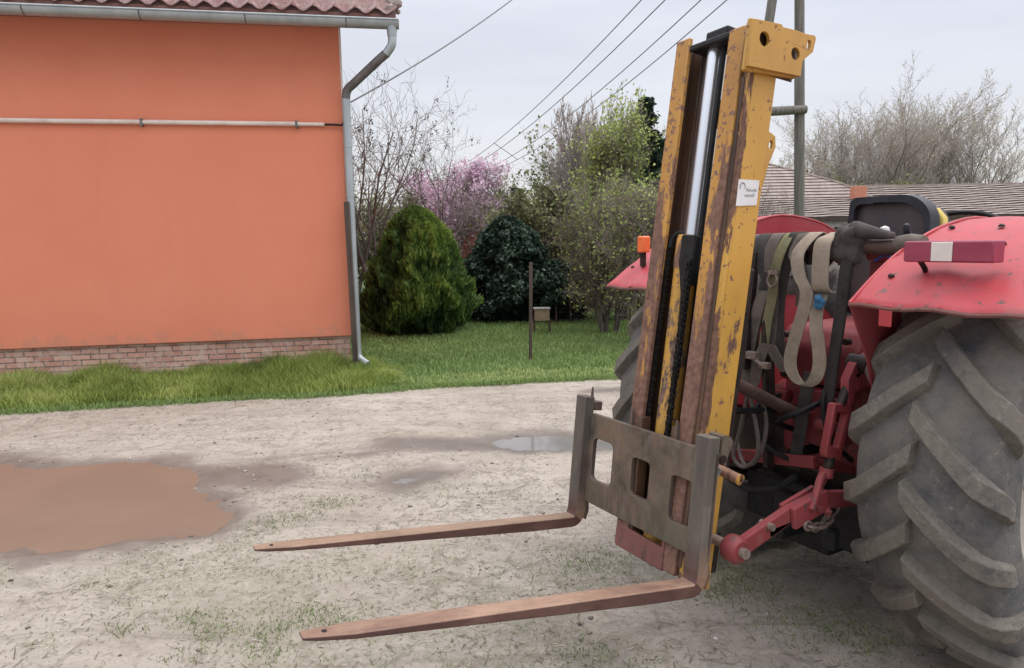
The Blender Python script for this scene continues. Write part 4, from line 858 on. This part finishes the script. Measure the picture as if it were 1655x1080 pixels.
def lift_side(y):
    b = MB(); b.plate([(.668, .955), (.666, 1.02), (.70, 1.072), (.78, 1.10), (.90, 1.10), (.90, 1.045), (.79, 1.055), (.735, 1.038), (.708, 1.0), (.70, .93), (.675, .925)], [], y-.016, y+.016, lambda u, v, t: (u, t, v))
    o = b.build('lift_arm', M['red_bright'], tr, .010, seg=3)
    b = MB(); b.cyl((.74, y-.045, 1.065), (.74, y+.03, 1.065), .034, 16); b.cyl((.74, y-.06, 1.065), (.74, y-.045, 1.065), .02, 8); b.build('shaft_end', M['dark_steel'], o)
    # turnbuckle frame
    b = MB(); b.plate([(.604, .944), (.690, .930), (.700, .915), (.652, .744), (.640, .738), (.572, .760), (.566, .775)], [[(.618, .910), (.672, .898), (.634, .785), (.588, .797)]], y-.014, y+.014, lambda u, v, t: (u, t, v))
    t_ = b.build('lift_rod', M['red_bright'], tr, .006)
    b = MB(); b.cyl((.648, y, .93), (.682, y, .99), .016, 12); b.build('threaded_rod', M['dark_steel'], t_)
    b = MB(); b.cyl((.610, y, .752), (.590, y, .69), .017, 12); b.build('threaded_rod', M['dark_steel'], t_)
    b = MB(); b.tube(smooth([(.588, y, .702), (.545, y-.012, .69), (.505, y-.03, .655), (.468, y-.040, .605)], 4), .0125, 8); b.tube(smooth([(.588, y, .702), (.600, y+.012, .675), (.588, y+.02, .625), (.560, y-.038, .570)], 4), .0125, 8)
    b.cyl((.588, y, .685), (.594, y, .715), .024, 12); b.cyl((.51, y-.045, .60), (.51, y+.045, .60), .012, 10); b.build('clevis', M['red_bright'], t_)
lift_side(.0); lift_side(.575)
# check chain
b = MB(); P = smooth([(.45, -.035, .555), (.52, -.02, .525), (.60, .0, .515), (.68, .03, .53), (.74, .05, .56)], 5); k = 0
for i in range(0, len(P)-2, 2):
    p, q = P[i], P[min(i+3, len(P)-1)]; d_ = (q-p).normalized(); s_ = d_.cross(Vector((0, 0, 1))).normalized() if k % 2 else d_.cross(Vector((0, 1, 0))).normalized(); c_ = (p+q)/2; L = (q-p).length*.62; k += 1
    b.tube([c_+d_*L*math.cos(t)+s_*.014*math.sin(t) for t in [j*math.pi/6 for j in range(13)]], .0055, 6)
b.build('check_chain', M['chainrust'], tr)
b = MB(); b.lathe([(-.035, .005), (-.03, .026), (.03, .03), (.045, .018), (.05, .004)], 'z', 16, (.66, .02, .435)); b.cyl((.66, .02, .48), (.68, .04, .60), .012, 8); b.build('rubber_buffer', M['black'], tr)
# top link and cylinder from the mast to the tractor
b = MB(); b.tube([(.20, .32, 1.10), (.45, .309, .985), (.78, .284, .825), (.86, .28, .79)], [.022, .024, .024, .02], 14); b.build('top_link', M['brownpipe'], tr)
b = MB(); b.cyl((.25, .34, .88), (.90, .30, .83), .012, 10); b.build('hydraulic_pipe', M['black'], tr)
for pts in ([(.6, .353, .93), (.6, .395, .746), (.6, .424, .65), (.6, .375, .613), (.6, .309, .668), (.6, .304, .755), (.6, .346, .90)], [(.64, .34, .92), (.64, .30, .80), (.64, .33, .66), (.66, .42, .60), (.7, .5, .68)]):
    MB().tube(smooth(pts, 5), .008, 8).build('hydraulic_hose', M['hose'], tr)
# rear cross bar with upright
b = MB(); b.cyl((.80, -.14, 1.462), (.80, .74, 1.505), .028, 16); rb = b.build('rear_cross_bar', M['brownpipe'], tr)
for p_, q_ in (((.80, -.125, 1.45), (1.0, -.11, 1.30)), ((.80, .70, 1.48), (1.0, .71, 1.35))): MB().beam(p_, q_, .05, .02).build('bar_bracket', M['dark_steel'], rb, .003)
b = MB(); b.lathe([(-.05, .004), (-.045, .030), (.0, .036), (.045, .028), (.06, .004)], 'y', 12, (.80, -.12, 1.475)); b.build('end_cap', M['strap_grey'], rb)
b = MB(); b.beam((.72, .345, .60), (.76, .42, 1.30), .055, .02, (0, 1, 0)); b.beam((.70, .47, .98), (.74, .47, 1.45), .03, .03); b.build('upright_bracket', M['dark_steel'], tr, .003)
# seat
se = empty('seat', Matrix.Translation((1.35, .25, 1.2)), tr)
def outl(w, h, r1, r2):   # u lateral (negative = right side in view), v height
    p = [(w/2, 0)]
    for i in range(7): a = R(90*i/6); p.append((w/2-r1+r1*math.cos(a), h-r1+r1*math.sin(a)))
    for i in range(9): a = R(90+90*i/8); p.append((-w/2+r2+r2*math.cos(a), h-r2*.85+r2*.85*math.sin(a)))
    return p+[(-w/2, 0)]
yc = .073
MB().plate(outl(.362, .475, .03, .14), [[(u*.86, .03+v*.87) for u, v in outl(.362, .475, .03, .14)]], -.03, .035, lambda u, v, t: (t+v*.10, yc+u, v)).build('backrest_frame', M['seatshell'], se, .008)
MB().plate([(u*.88, .025+v*.89) for u, v in outl(.362, .475, .03, .14)], [], .0, .03, lambda u, v, t: (t+v*.10, yc+u, v)).build('backrest_panel', M['seatback'], se)
MB().plate([(u*.90-.004, .03+v*.88) for u, v in outl(.362, .475, .03, .14)], [], .038, .085, lambda u, v, t: (t+v*.10, yc+u, v)).build('backrest_foam', M['foam'], se, .012, seg=3)
MB().plate([(-.135, .36), (-.11, .400), (-.145, .42), (-.185, .375), (-.195, .32), (-.165, .30)], [], .05, .087, lambda u, v, t: (t+v*.10, yc+u, v)).build('torn_foam', M['foam'], se, .010, seg=3)
MB().plate([(u*.96-.006, v*.93) for u, v in outl(.362, .475, .03, .14)], [], .088, .12, lambda u, v, t: (t+v*.10, yc+u, v)).build('backrest_cover', M['seatshell'], se, .012, seg=3)
MB().box((.02, yc-.2, -.04), (.48, yc+.2, .06)).build('cushion', M['seatshell'], se, .03, seg=4); MB().beam((.25, yc, -.2), (.25, yc, -.05), .2, .2).build('pedestal', M['dark_steel'], se, .01)
# console behind the seat, levers, small red panel
b = MB(); b.box((1.05, -.02, 1.03), (1.30, .16, 1.44)); b.build('control_console', plain('blue_grey_console', (.05, .055, .065), (.09, .095, .105), 9, .6), tr, .01)
b = MB(); b.box((.86, -.06, 1.27), (.90, .06, 1.42)); b.cyl((.845, -.03, 1.44), (.845, .05, 1.445), .026, 14); b.build('lamp_bracket', M['red_bright'], tr, .004)
for pts, mm, rr in (([(1.15, .15, 1.40), (1.05, .13, 1.50), (1.0, .10, 1.522)], 'dark_steel', .018), ([(1.2, .06, 1.40), (1.1, .06, 1.50), (1.05, .05, 1.53)], 'dark_steel', .014)):
    o = MB().tube(pts, .007, 8).build('lever', M['dark_steel'], tr); k = MB(); k.lathe([(-.02, .002), (-.014, rr*.8), (.0, rr), (.014, rr*.8), (.02, .002)], 'z', 14, pts[-1]); k.build('knob', M['white'] if rr > .016 else M['seatshell'], o)
b = MB(); b.tube(smooth([(.83, .02, 1.42), (.82, -.03, 1.44), (.82, -.06, 1.40), (.82, -.04, 1.34), (.83, .01, 1.33)], 5), .006, 8); b.build('blue_cable', plain('blue_cable', (.05, .06, .28), (.09, .10, .38), 9, .5), tr)
# front of the tractor
b = MB(); b.plate([(1.95, 1.0), (1.95, 1.42), (2.2, 1.45), (3.35, 1.36), (3.42, 1.30), (3.42, .70), (2.3, .70)], [], .08, .50, lambda u, v, t: (u, t, v)); b.build('bonnet', M['red'], tr, .04, seg=4)
b = MB(); b.box((2.25, .14, .52), (3.30, .44, .72)); b.build('engine', M['dark_steel'], tr, .02)
b = MB(); b.box((3.421, .14, .76), (3.435, .44, 1.26)); b.build('grille', M['black'], tr, .004)
b = MB(); b.tube([(2.05, .29, 1.40), (1.80, .29, 1.52)], .018, 10); b.tube([(1.80+.03*math.cos(t)*0+.09*math.sin(t)*.5, .29+.20*math.cos(t), 1.52+.17*math.sin(t)*.5+.0) for t in [k*math.pi/12 for k in range(25)]], .011, 8, False); b.beam((1.80, .10, 1.52), (1.80, .48, 1.52), .02, .01); b.build('steering_wheel', M['black'], tr)
b = MB(); b.cyl((2.9, .40, 1.35), (2.9, .40, 1.95), .03, 12); b.build('exhaust', M['dark_steel'], tr)
b = MB(); b.beam((3.05, -.25, .42), (3.05, .83, .42), .07, .07); b.build('front_axle', M['red_dark'], tr, .01)
for y, s in ((-.33, -1), (.91, 1)):
    w = empty('front_wheel', Matrix.Translation((3.05, y, .36)), tr)
    b = MB(); b.lathe([(-.08, .22), (-.09, .28), (-.075, .345), (-.04, .36), (-.03, .35), (-.01, .36), (.01, .36), (.03, .35), (.04, .36), (.075, .345), (.09, .28), (.08, .22)], 'y', 40); o = b.build('tyre', M['rubber'], w)
    b = MB(); b.lathe([(-.08, .22), (-.07, .19), (0, .12), (.01, .0), (.03, 0), (.03, .12), (.07, .19), (.08, .22)], 'y', 32); b.build('rim', M['rim'], w)

# ------------------------------------------------------------ things hung on the tractor's cross bar
def hang(name, pts, w, mt, label, cat='strap', ref=(0, 1, 0), t=.005, grp='webbing straps hung over the tractor cross bar'):
    o = empty(name, TM @ Matrix.Translation(pts[0])); loc = Vector(pts[0]); P = [Vector(p)-loc for p in pts]
    MB().ribbon(P, w, t, ref).build('webbing', M[mt], o, ang=60); tag(o, label, cat, grp); return o, P
def over(p0, y, w=None):  # goes over the bar from behind
    return [(.845, y, 1.40), (.840, y, 1.47), (.815, y, 1.517), (.775, y, 1.512)]+p0
rv = Vector((-.12, 1, 0)).normalized()
hang('ratchet_strap', over([(.745, .450, 1.46), (.742, .43, 1.385), (.74, .404, 1.336), (.74, .436, 1.236), (.74, .466, 1.121), (.74, .466, 1.019), (.74, .433, .983)], .455), .055, 'strap_dark', 'dark strap nearest the mast, hanging in a long loop', ref=rv)
hang('ratchet_strap', over([(.748, .40, 1.45), (.745, .391, 1.36), (.745, .377, 1.30), (.745, .382, 1.129), (.745, .407, 1.001)], .394), .05, 'strap_grey', 'dull grey brown strap second from the mast', ref=rv)
o, P = hang('ratchet_strap', over([(.735, .346, 1.44), (.73, .363, 1.355), (.73, .369, 1.277), (.73, .389, 1.179), (.73, .403, 1.066)], .337), .042, 'strap_olive', 'narrow olive green strap with a metal hook on it', ref=rv)
b = MB(); b.tube(smooth([(-.125, .015, -.02), (-.13, .0, -.06), (-.13, .025, -.085), (-.13, .045, -.06), (-.125, .035, -.03)], 4), .005, 8); b.box((-.13, .0, -.035), (-.118, .045, -.02)); b.build('hook', M['chainrust'], o, .001)
hang('ratchet_strap', over([(.755, .338, 1.397), (.75, .356, 1.277), (.75, .356, 1.131), (.75, .335, 1.036), (.75, .295, .993)], .305), .06, 'strap_dark', 'dark strap right behind the olive green one', ref=rv)
o, P = hang('ratchet_strap', [(.73, .41, 1.30), (.72, .428, 1.225), (.72, .46, 1.085), (.72, .478, .968), (.715, .456, .907), (.71, .426, .938), (.70, .396, 1.03), (.70, .359, 1.097), (.71, .328, 1.052), (.72, .285, .993)], .05, 'strap_grey', 'grey brown strap folded low beside the mast with a metal buckle', ref=rv)
b = MB(); b.box((-.06, -.02, -.27), (-.03, .03, -.24)); b.box((-.055, -.075, -.30), (-.03, -.03, -.275)); b.cyl((-.05, -.05, -.29), (-.05, .03, -.25), .009, 8); b.build('buckle', M['chainrust'], o, .003)
o, P = hang('ratchet_strap', over([(.72, .25, 1.446), (.70, .225, 1.367), (.69, .185, 1.312), (.69, .192, 1.244), (.69, .225, 1.138), (.69, .243, 1.053), (.69, .23, .999), (.69, .185, .964), (.69, .139, .986), (.69, .118, 1.044), (.69, .124, 1.115), (.69, .138, 1.181), (.70, .146, 1.247), (.72, .142, 1.30)], .232), .05, 'strap_beige', 'beige strap hanging in a deep U shaped loop', ref=rv)
hang('ratchet_strap', over([(.745, .285, 1.44), (.735, .25, 1.40), (.73, .235, 1.33), (.74, .24, 1.25)], .272), .05, 'strap_grey', 'short grey strap bunched beside the deep beige loop', ref=rv)
hang('ratchet_strap', over([(.72, .145, 1.486), (.70, .138, 1.403), (.695, .130, 1.325), (.72, .12, 1.31)], .140), .062, 'strap_beige', 'broad pale beige strap folded over the bar beside the knotted cloth', ref=rv)
hang('ratchet_strap', [(.77, .216, 1.0), (.765, .222, .947), (.755, .236, .787), (.755, .262, .608)], .05, 'strap_dark', 'dark grey strap hanging straight down below the beige loop', ref=rv)
hang('ratchet_strap', [(.79, .065, 1.46), (.75, .07, 1.414), (.745, .081, 1.25), (.74, .097, 1.07), (.74, .114, .90)], .04, 'strap_dark', 'long black strap hanging straight down from the knotted cloth', ref=rv, t=.012)
def lump(name, c, rx, ry, rz, mt, label, cat, seed, amp=.25):
    mb = MB(); rs = np.random.RandomState(seed); n, m_ = 28, 20; ph = rs.rand(8)*6.28; vs = []
    for i in range(m_+1):
        v = math.pi*i/m_
        for k in range(n):
            u = 2*math.pi*k/n; f = 1+amp*(.5*math.sin(3*u+ph[0]+2*v)+.4*math.sin(5*v+ph[1]-u)+.3*math.sin(7*u+4*v+ph[2]))*math.sin(v)
            vs.append((rx*f*math.sin(v)*math.cos(u), ry*f*math.sin(v)*math.sin(u), rz*f*math.cos(v)))
    mb.add(vs, [(i*n+k, i*n+(k+1) % n, (i+1)*n+(k+1) % n, (i+1)*n+k) for i in range(m_) for k in range(n)])
    o = mb.build(name, M[mt]); o.matrix_basis = TM @ Matrix.Translation(c); tag(o, label, cat); return o
kc = lump('knotted_cloth', (.775, .085, 1.475), .045, .060, .075, 'cloth', 'dark grey cloth knotted round the right end of the tractor cross bar', 'cloth', 2, .3)
MB().tube(smooth([(0, -.02, .055), (-.01, -.07, .045), (.0, -.12, .035), (.01, -.16, .03)], 4), [.03, .03, .028, .027, .026, .024, .022, .020, .018, .016, .014, .012, .010][:13], 10).build('tail', M['cloth'], kc)
MB().tube(smooth([(-.02, .03, -.02), (-.03, .0, .03), (-.02, -.04, .05)], 4), .020, 10).build('fold', M['cloth'], kc)
lump('blue_rag', (.685, .128, 1.275), .013, .018, .026, 'blue', 'small blue rag tied at the end of the broad beige strap', 'rag', 5, .35)
lump('dark_pouch', (.79, .185, 1.455), .035, .035, .055, 'strap_dark', 'dark fabric bundle on the bar between the two beige straps', 'bundle', 7, .3)
lump('work_glove', (1.02, .135, 1.51), .03, .042, .018, 'white', 'pale cloth glove lying on the lever behind the cross bar', 'glove', 9, .3)

# ------------------------------------------------------------ fork lift mast (local: x back towards the tractor, y lateral, z up the mast)
A = Vector((-.47457507, .88012461, -.01261613)); U = Vector((.0900, .0628, .9940)).normalized(); F_ = Vector((-.8756, -.4706, .1090)).normalized()
Um = Vector((.1336241, .08620401, .98727578)); Fm = Vector((-.87001328, -.46685066, .15851613)); OM = Vector((.62340676, 2.04115135, .43970794)); OC = Vector((.5883, 2.0223, .4436))
def frame(x, y, z, o): mm = Matrix((x, y, z)).transposed().to_4x4(); mm.translation = o; return mm
MM = frame(-Fm, A, Um, OM); CM = frame(-F_, A, U, OC); C2M = MM.inverted() @ CM
ms = empty('forklift_mast', MM); tag(ms, 'worn yellow fork lift mast with carriage and two rusty forks mounted behind the tractor', 'forklift mast')
def chan(yw, sgn, b0, b1, fl, tf, tw, z0, z1, name, mt, T=None):
    """channel: web at yw, flanges pointing sgn"""
    b = MB(T); b.box((b0, yw, z0), (b0+tf, yw+sgn*fl, z1)); o = b.build(name, mt, ms, .004)
    b = MB(T); poly = [(b0+tf+.0005, yw+sgn*.001), (b0+tf+.0005, yw+sgn*tw), (b1-tf, yw+sgn*tw), (b1-tf, yw+sgn*fl), (b1, yw+sgn*fl), (b1, yw+sgn*.001)]
    b.plate(poly, [], z0, z1-.001, lambda u, v, t: (u, v, t)); b.build('web', mt if name == 'outer_rail' else M['web'], o, .003); return o
HT = 1.775
ir1 = chan(.138, 1, .0, .10, .067, .018, .014, -.035, HT-.01, 'inner_rail', M['yellow_worn']); ir2 = chan(.458, -1, .0, .10, .066, .018, .014, -.035, HT+.02, 'inner_rail', M['yellow_worn'])
or1 = chan(.100, 1, .012, .128, .034, .016, .010, -.075, 1.625, 'outer_rail', M['yellow_side']); or2 = chan(.463, -1, .108, .150, .05, .012, .012, -.06, HT-.03, 'outer_rail', M['web'])
MB().box((.009, .1215, .0), (.016, .1365, 1.60)).build('rusty_edge', M['web'], or1)
MB().box((.072, .398, .02), (.100, .443, HT+.0)).build('guide_face', M['web'], ir2); 
# cylinder, plunger
MB().cyl((.060, .315, -.02), (.060, .333, 1.08), .040, 28).build('lift_cylinder', M['yellow_dirty'], ms)
MB().lathe([(0, .031), (0, .0425), (.10, .0425), (.115, .038), (.115, .031)], 'z', 28, (.060, .332, .99)).build('cylinder_head', M['yellow_worn'], ms)
b = MB(); b.plate([(.255, 1.10), (.318, 1.10), (.318, 1.0), (.292, .90), (.280, .72), (.255, .60)], [], .012, .022, lambda u, v, t: (t, u, v)); b.box((.022, .262, .93), (.06, .30, 1.10)); b.build('chain_bracket', M['black'], ms, .004)
MB().cyl((.060, .318, 1.10), (.060, .322, 1.745), .0265, 28).build('plunger', M['chrome'], ms)
MB().cyl((.052, .272, 1.09), (.052, .274, 1.75), .011, 12).build('hydraulic_hose', M['black'], ms)
b = MB(); b.box((.005, .212, 1.745), (.115, .392, 1.768)); b.box((.02, .235, 1.768), (.095, .335, 1.80)); b.build('crosshead', M['black'], ms, .006)
def leaf_chain(y, x, z0, z1):
    b = MB(); n = int((z1-z0)/.019)
    for i in range(n):
        z = z0+i*.019; off = .0 if i % 2 else .0028
        for k in (-1, 0, 1): yy = y+k*.0062+off; b.plate(rrect(-.0085, .0085, z-.0125, z+.0125, .008, 3), [], yy-.0012, yy+.0012, lambda u, v, t: (x+u, t, v))
        b.cyl((x, y-.013, z), (x, y+.013, z), .0038, 6)
    return b.build('lift_chain', M['chain'], ms)
leaf_chain(.392, .028, .30, 1.06); leaf_chain(.262, .010, .30, 1.04)
MB().tube(smooth([(.03, .392, 1.06), (.035, .385, 1.10), (.045, .355, 1.115), (.05, .33, 1.09)], 4), .010, 10).build('hydraulic_hose', M['black'], ms)
MB().box((.088, .20, .2), (.092, .40, 1.0)).build('back_sheet', M['black'], ms)
# cross members
b = MB(); b.plate([(.196, -.040), (.448, -.040), (.448, .09), (.430, .09), (.430, .043), (.21, .036), (.21, .09), (.196, .09)], [], -.004, .012, lambda u, v, t: (t, u, v)); b.box((.012, .196, -.04), (.10, .448, -.022)); b.build('bottom_crossmember', M['redrust'], ms, .004)
MB().box((.129, .10, -.02), (.150, .51, .12)).build('rear_plate', M['dark_steel'], ms, .004); MB().box((.129, .10, .85), (.145, .51, 1.0)).build('rear_plate', M['dark_steel'], ms, .004)
MB().box((.129, .15, 1.50), (.145, .46, 1.60)).build('rear_plate', M['yellow'], ms, .004)
MB().box((.129, .104, .3), (.150, .125, 1.0)).build('rear_rib', M['dark_steel'], ms, .003)
# head bracket box with two eyes
circ = lambda cx, cy, r, n=20: [(cx+r*math.cos(2*math.pi*i/n), cy+r*math.sin(2*math.pi*i/n)) for i in range(n)]
def ear(u0, u1, v0, v1): pass
b = MB(); out_ = [(-.034, 1.609), (-.044, 1.750), (-.015, 1.756), (.088, 1.771), (.094, 1.764), (.155, 1.772), (.203, 1.774), (.244, 1.781), (.252, 1.774), (.246, 1.728), (.203, 1.688), (.203, 1.638)]
holes = [circ(.020, 1.706, .0225), circ(.166, 1.700, .0200), rrect(.214, .231, 1.728, 1.760, .007, 3)]
b.plate(out_, holes, .070, .082, lambda u, v, t: (u, t, v)); hb_ = b.build('head_bracket', M['yellow'], ms, .003)
b = MB(); b.box((-.036, .0825, 1.60), (.0, .098, 1.760)); b.plate([(.0, 1.604), (.198, 1.632), (.198, 1.645), (.0, 1.618)], [], .0825, .10, lambda u, v, t: (u, t, v)); b.box((.006, .128, 1.615), (.130, .135, 1.74)); b.box((.0, .0825, 1.74), (.11, .10, 1.763)); b.build('bracket_web', M['yellow'], hb_, .003)
b = MB(); b.plate([(-.03, 1.61), (.20, 1.625), (.20, 1.77), (-.03, 1.75)], [], .1005, .104, lambda u, v, t: (u, t, v)); b.build('bracket_back', M['web'], hb_, 0)
b = MB(); b.plate([(.125, 1.27), (.125, 1.45), (.160, 1.440), (.168, 1.405), (.145, 1.34), (.132, 1.27)], [rrect(.136, .152, 1.395, 1.420, .006, 3)], .101, .113, lambda u, v, t: (u, t, v)); b.build('eye_lug', M['yellow'], or1, .003)
# sticker
b = MB(); zc = 1.235
b.plate([(.020, 1.187), (.112, 1.205), (.110, 1.285), (.018, 1.272)], [], .0985, .0996, lambda u, v, t: (u, t, v)); st = b.build('sticker', M['sticker'], or1)
def text(s, size, u, v, parent):
    cu = bpy.data.curves.new('t', 'FONT'); cu.body = s; cu.size = size; cu.extrude = .0002; to = bpy.data.objects.new('t', cu); COL.objects.link(to)
    me = bpy.data.meshes.new_from_object(to.evaluated_get(bpy.context.evaluated_depsgraph_get())); bpy.data.objects.remove(to)
    me.materials.clear(); me.materials.append(M['ink']); o = bpy.data.objects.new('lettering', me); COL.objects.link(o); o.parent = parent
    rm = Matrix(((1, 0, 0), (0, 0, -1), (0, 1, 0))).to_4x4(); rm.translation = (u, .0983, v); o.matrix_basis = rm @ Matrix.Rotation(R(9), 4, 'Z')
text('Rakodó', .0155, .056, 1.240, st); text('szerelő', .0155, .052, 1.222, st)
b = MB(); b.tube([(.026+.002, .0982, 1.243), (.027, .0982, 1.256), (.034, .0982, 1.264), (.044, .0982, 1.263)], .0016, 6); b.tube([(.044, .0982, 1.262), (.050, .0982, 1.256), (.048, .0982, 1.248)], .0012, 6); b.build('emblem', M['ink'], st)
# side pin with ring, lower
b = MB(); b.cyl((.066, .10, .345), (.078, -.005, .330), .0165, 20); pn = b.build('mount_pin', M['rail_rust'], ms)
MB().cyl((.0783, -.0052, .330), (.0795, -.012, .329), .018, 20).build('pin_cap', M['yellow'], pn); MB().cyl((.0795, -.0125, .329), (.0797, -.0145, .329), .004, 8).build('centre_hole', M['black'], pn)
b = MB(); b.tube([(.030+.0235*math.cos(t), .055-.01*math.sin(t), .332+.0235*math.sin(t)) for t in [k*math.pi/10 for k in range(21)]], .0042, 8, False); b.build('linch_ring', M['galv'], ms)

# carriage plate (carriage frame)
b = MB(C2M)
hole = [rrect(.500, .622, .160, .322, .022), rrect(.292, .388, .172, .306, .018), rrect(.088, .184, .145, .298, .018)]
b.plate([(.0, .065), (.70, .065), (.70, .395), (.64, .413), (.0, .413)], hole, .030, .048, lambda u, v, t: (t, u, v)); cp_ = b.build('carriage_plate', M['steel'], ms, .003)
cp_.data.materials.append(M['fork']); ax = (C2M.to_3x3() @ Vector((1, 0, 0))).normalized()
for p_ in cp_.data.polygons:
    if abs(p_.normal.dot(ax)) < .7: p_.material_index = 1
b = MB(C2M)
for yy in (.205, .375): b.box((.0485, yy, -.02), (.092, yy+.018, .45))
b.build('carriage_bracket', M['web'], cp_, .003)
for yy in (.195, .428):
    b = MB(C2M); b.add([(.0485, yy, .36), (.0485, yy+.010, .36), (.105, yy, .36), (.105, yy+.010, .36), (.0485, yy, .475), (.0485, yy+.01, .475)], [(0, 2, 4), (1, 5, 3), (0, 1, 3, 2), (2, 3, 5, 4), (0, 4, 5, 1)])
    b.build('gusset', M['fork'], cp_)
def fork(y0, w, hs, rise, toe, mt, name='fork', L=1.2):
    """L shaped fork: shank up, blade forward (negative x)"""
    T = C2M; nseg = 40; b = MB(T)
    # centre-line path with thickness & width
    prof = []
    th = .040
    P = [(.0, .10)]
    ring = []
    def sec(pt_in, pt_out, hw, yc_): ring.append((pt_in, pt_out, hw, yc_))
    yc_ = y0+w/2
    for i in range(9): # shank from top to heel
        z = hs-(hs-.03)*i/8; sec((.0, z), (.045, z), w/2, yc_)
    for i in range(1, 7):
        a = R(90*i/6); sec((.0-.012*(1-math.cos(a)), .03-.03*math.sin(a)+.0*i), (.045-.057*(1-math.cos(a))*1.0-.0, .03-.07*math.sin(a)), w/2, yc_)
    n = 30
    for i in range(1, n+1):
        t = i/n; s = .012+(L-.012)*t; tt = th*(1-.72*max(0, (t-.15)/.85)); zz = rise*t; hw = w/2; sh = 0
        if t > .90: k = (t-.90)/.10; hw = w/2*(1-.42*k); sh = -.0
        if i == n: tt *= .7
        sec((-s, zz), (-s, zz-tt), hw, yc_+toe*t*.0)
    vs = []
    for (a, c, hw, yy) in ring: vs += [(a[0], yy-hw, a[1]), (a[0], yy+hw, a[1]), (c[0], yy+hw, c[1]), (c[0], yy-hw, c[1])]
    m_ = len(ring); fs = [(i*4+k, i*4+(k+1) % 4, i*4+4+(k+1) % 4, i*4+4+k) for i in range(m_-1) for k in range(4)]+[(3, 2, 1, 0), tuple(range(4*m_-4, 4*m_))]
    b.add(vs, fs); o = b.build(name, mt, ms, .004, ang=35, seg=3)
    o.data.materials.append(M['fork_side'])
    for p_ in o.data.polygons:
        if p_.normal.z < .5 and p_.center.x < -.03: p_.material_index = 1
    z = rise*.965
    b = MB(T); b.cyl((-L*.955, yc_, z+.0002), (-L*.955, yc_, z+.001), .0065, 16); b.build('hole_shade_disc', M['black'], o)  # thin black disc stands in for the dark of an open hole
    return o
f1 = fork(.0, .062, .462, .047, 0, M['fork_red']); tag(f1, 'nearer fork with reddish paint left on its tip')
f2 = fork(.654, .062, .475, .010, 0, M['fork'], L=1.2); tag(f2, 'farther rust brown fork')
b = MB(C2M); b.plate([(.048, .465), (.048, .40), (.060, .385), (.072, .37), (.078, .40), (.095, .445), (.085, .462), (.06, .47)], [], -.004, .055, lambda u, v, t: (u, t, v)); b.build('hook', M['steel'], f1, .005)
b = MB(C2M); b.cyl((.056, -.01, .395), (.056, .02, .395), .012, 10); b.build('lock_pin', M['dark_steel'], f1)
b = MB(C2M); b.box((.048, .655, .42), (.085, .70, .455)); b.plate([(.655, .455), (.668, .452), (.662, .515)], [], .03, .042, lambda u, v, t: (t, u, v)); b.build('hook', M['fork_dark'], f2, .003)
b = MB(C2M); b.plate([(.03, -.005), (.055, -.03), (.068, .01), (.060, .05), (.048, .06), (.048, .01)], [], .01, .058, lambda u, v, t: (u, t, v)); b.build('lower_hook', M['steel'], f1, .005)
b = MB(C2M); b.plate([(.03, -.0), (.055, -.02), (.066, .02), (.06, .07), (.048, .075), (.048, .02)], [], .66, .71, lambda u, v, t: (u, t, v)); b.build('lower_hook', M['fork_dark'], f2, .005)
# mounting frame between the mast and the lower links
b = MB(); b.box((.151, .13, .05), (.175, .48, .11)); b.build('hitch_bar', M['redrust'], ms, .004)
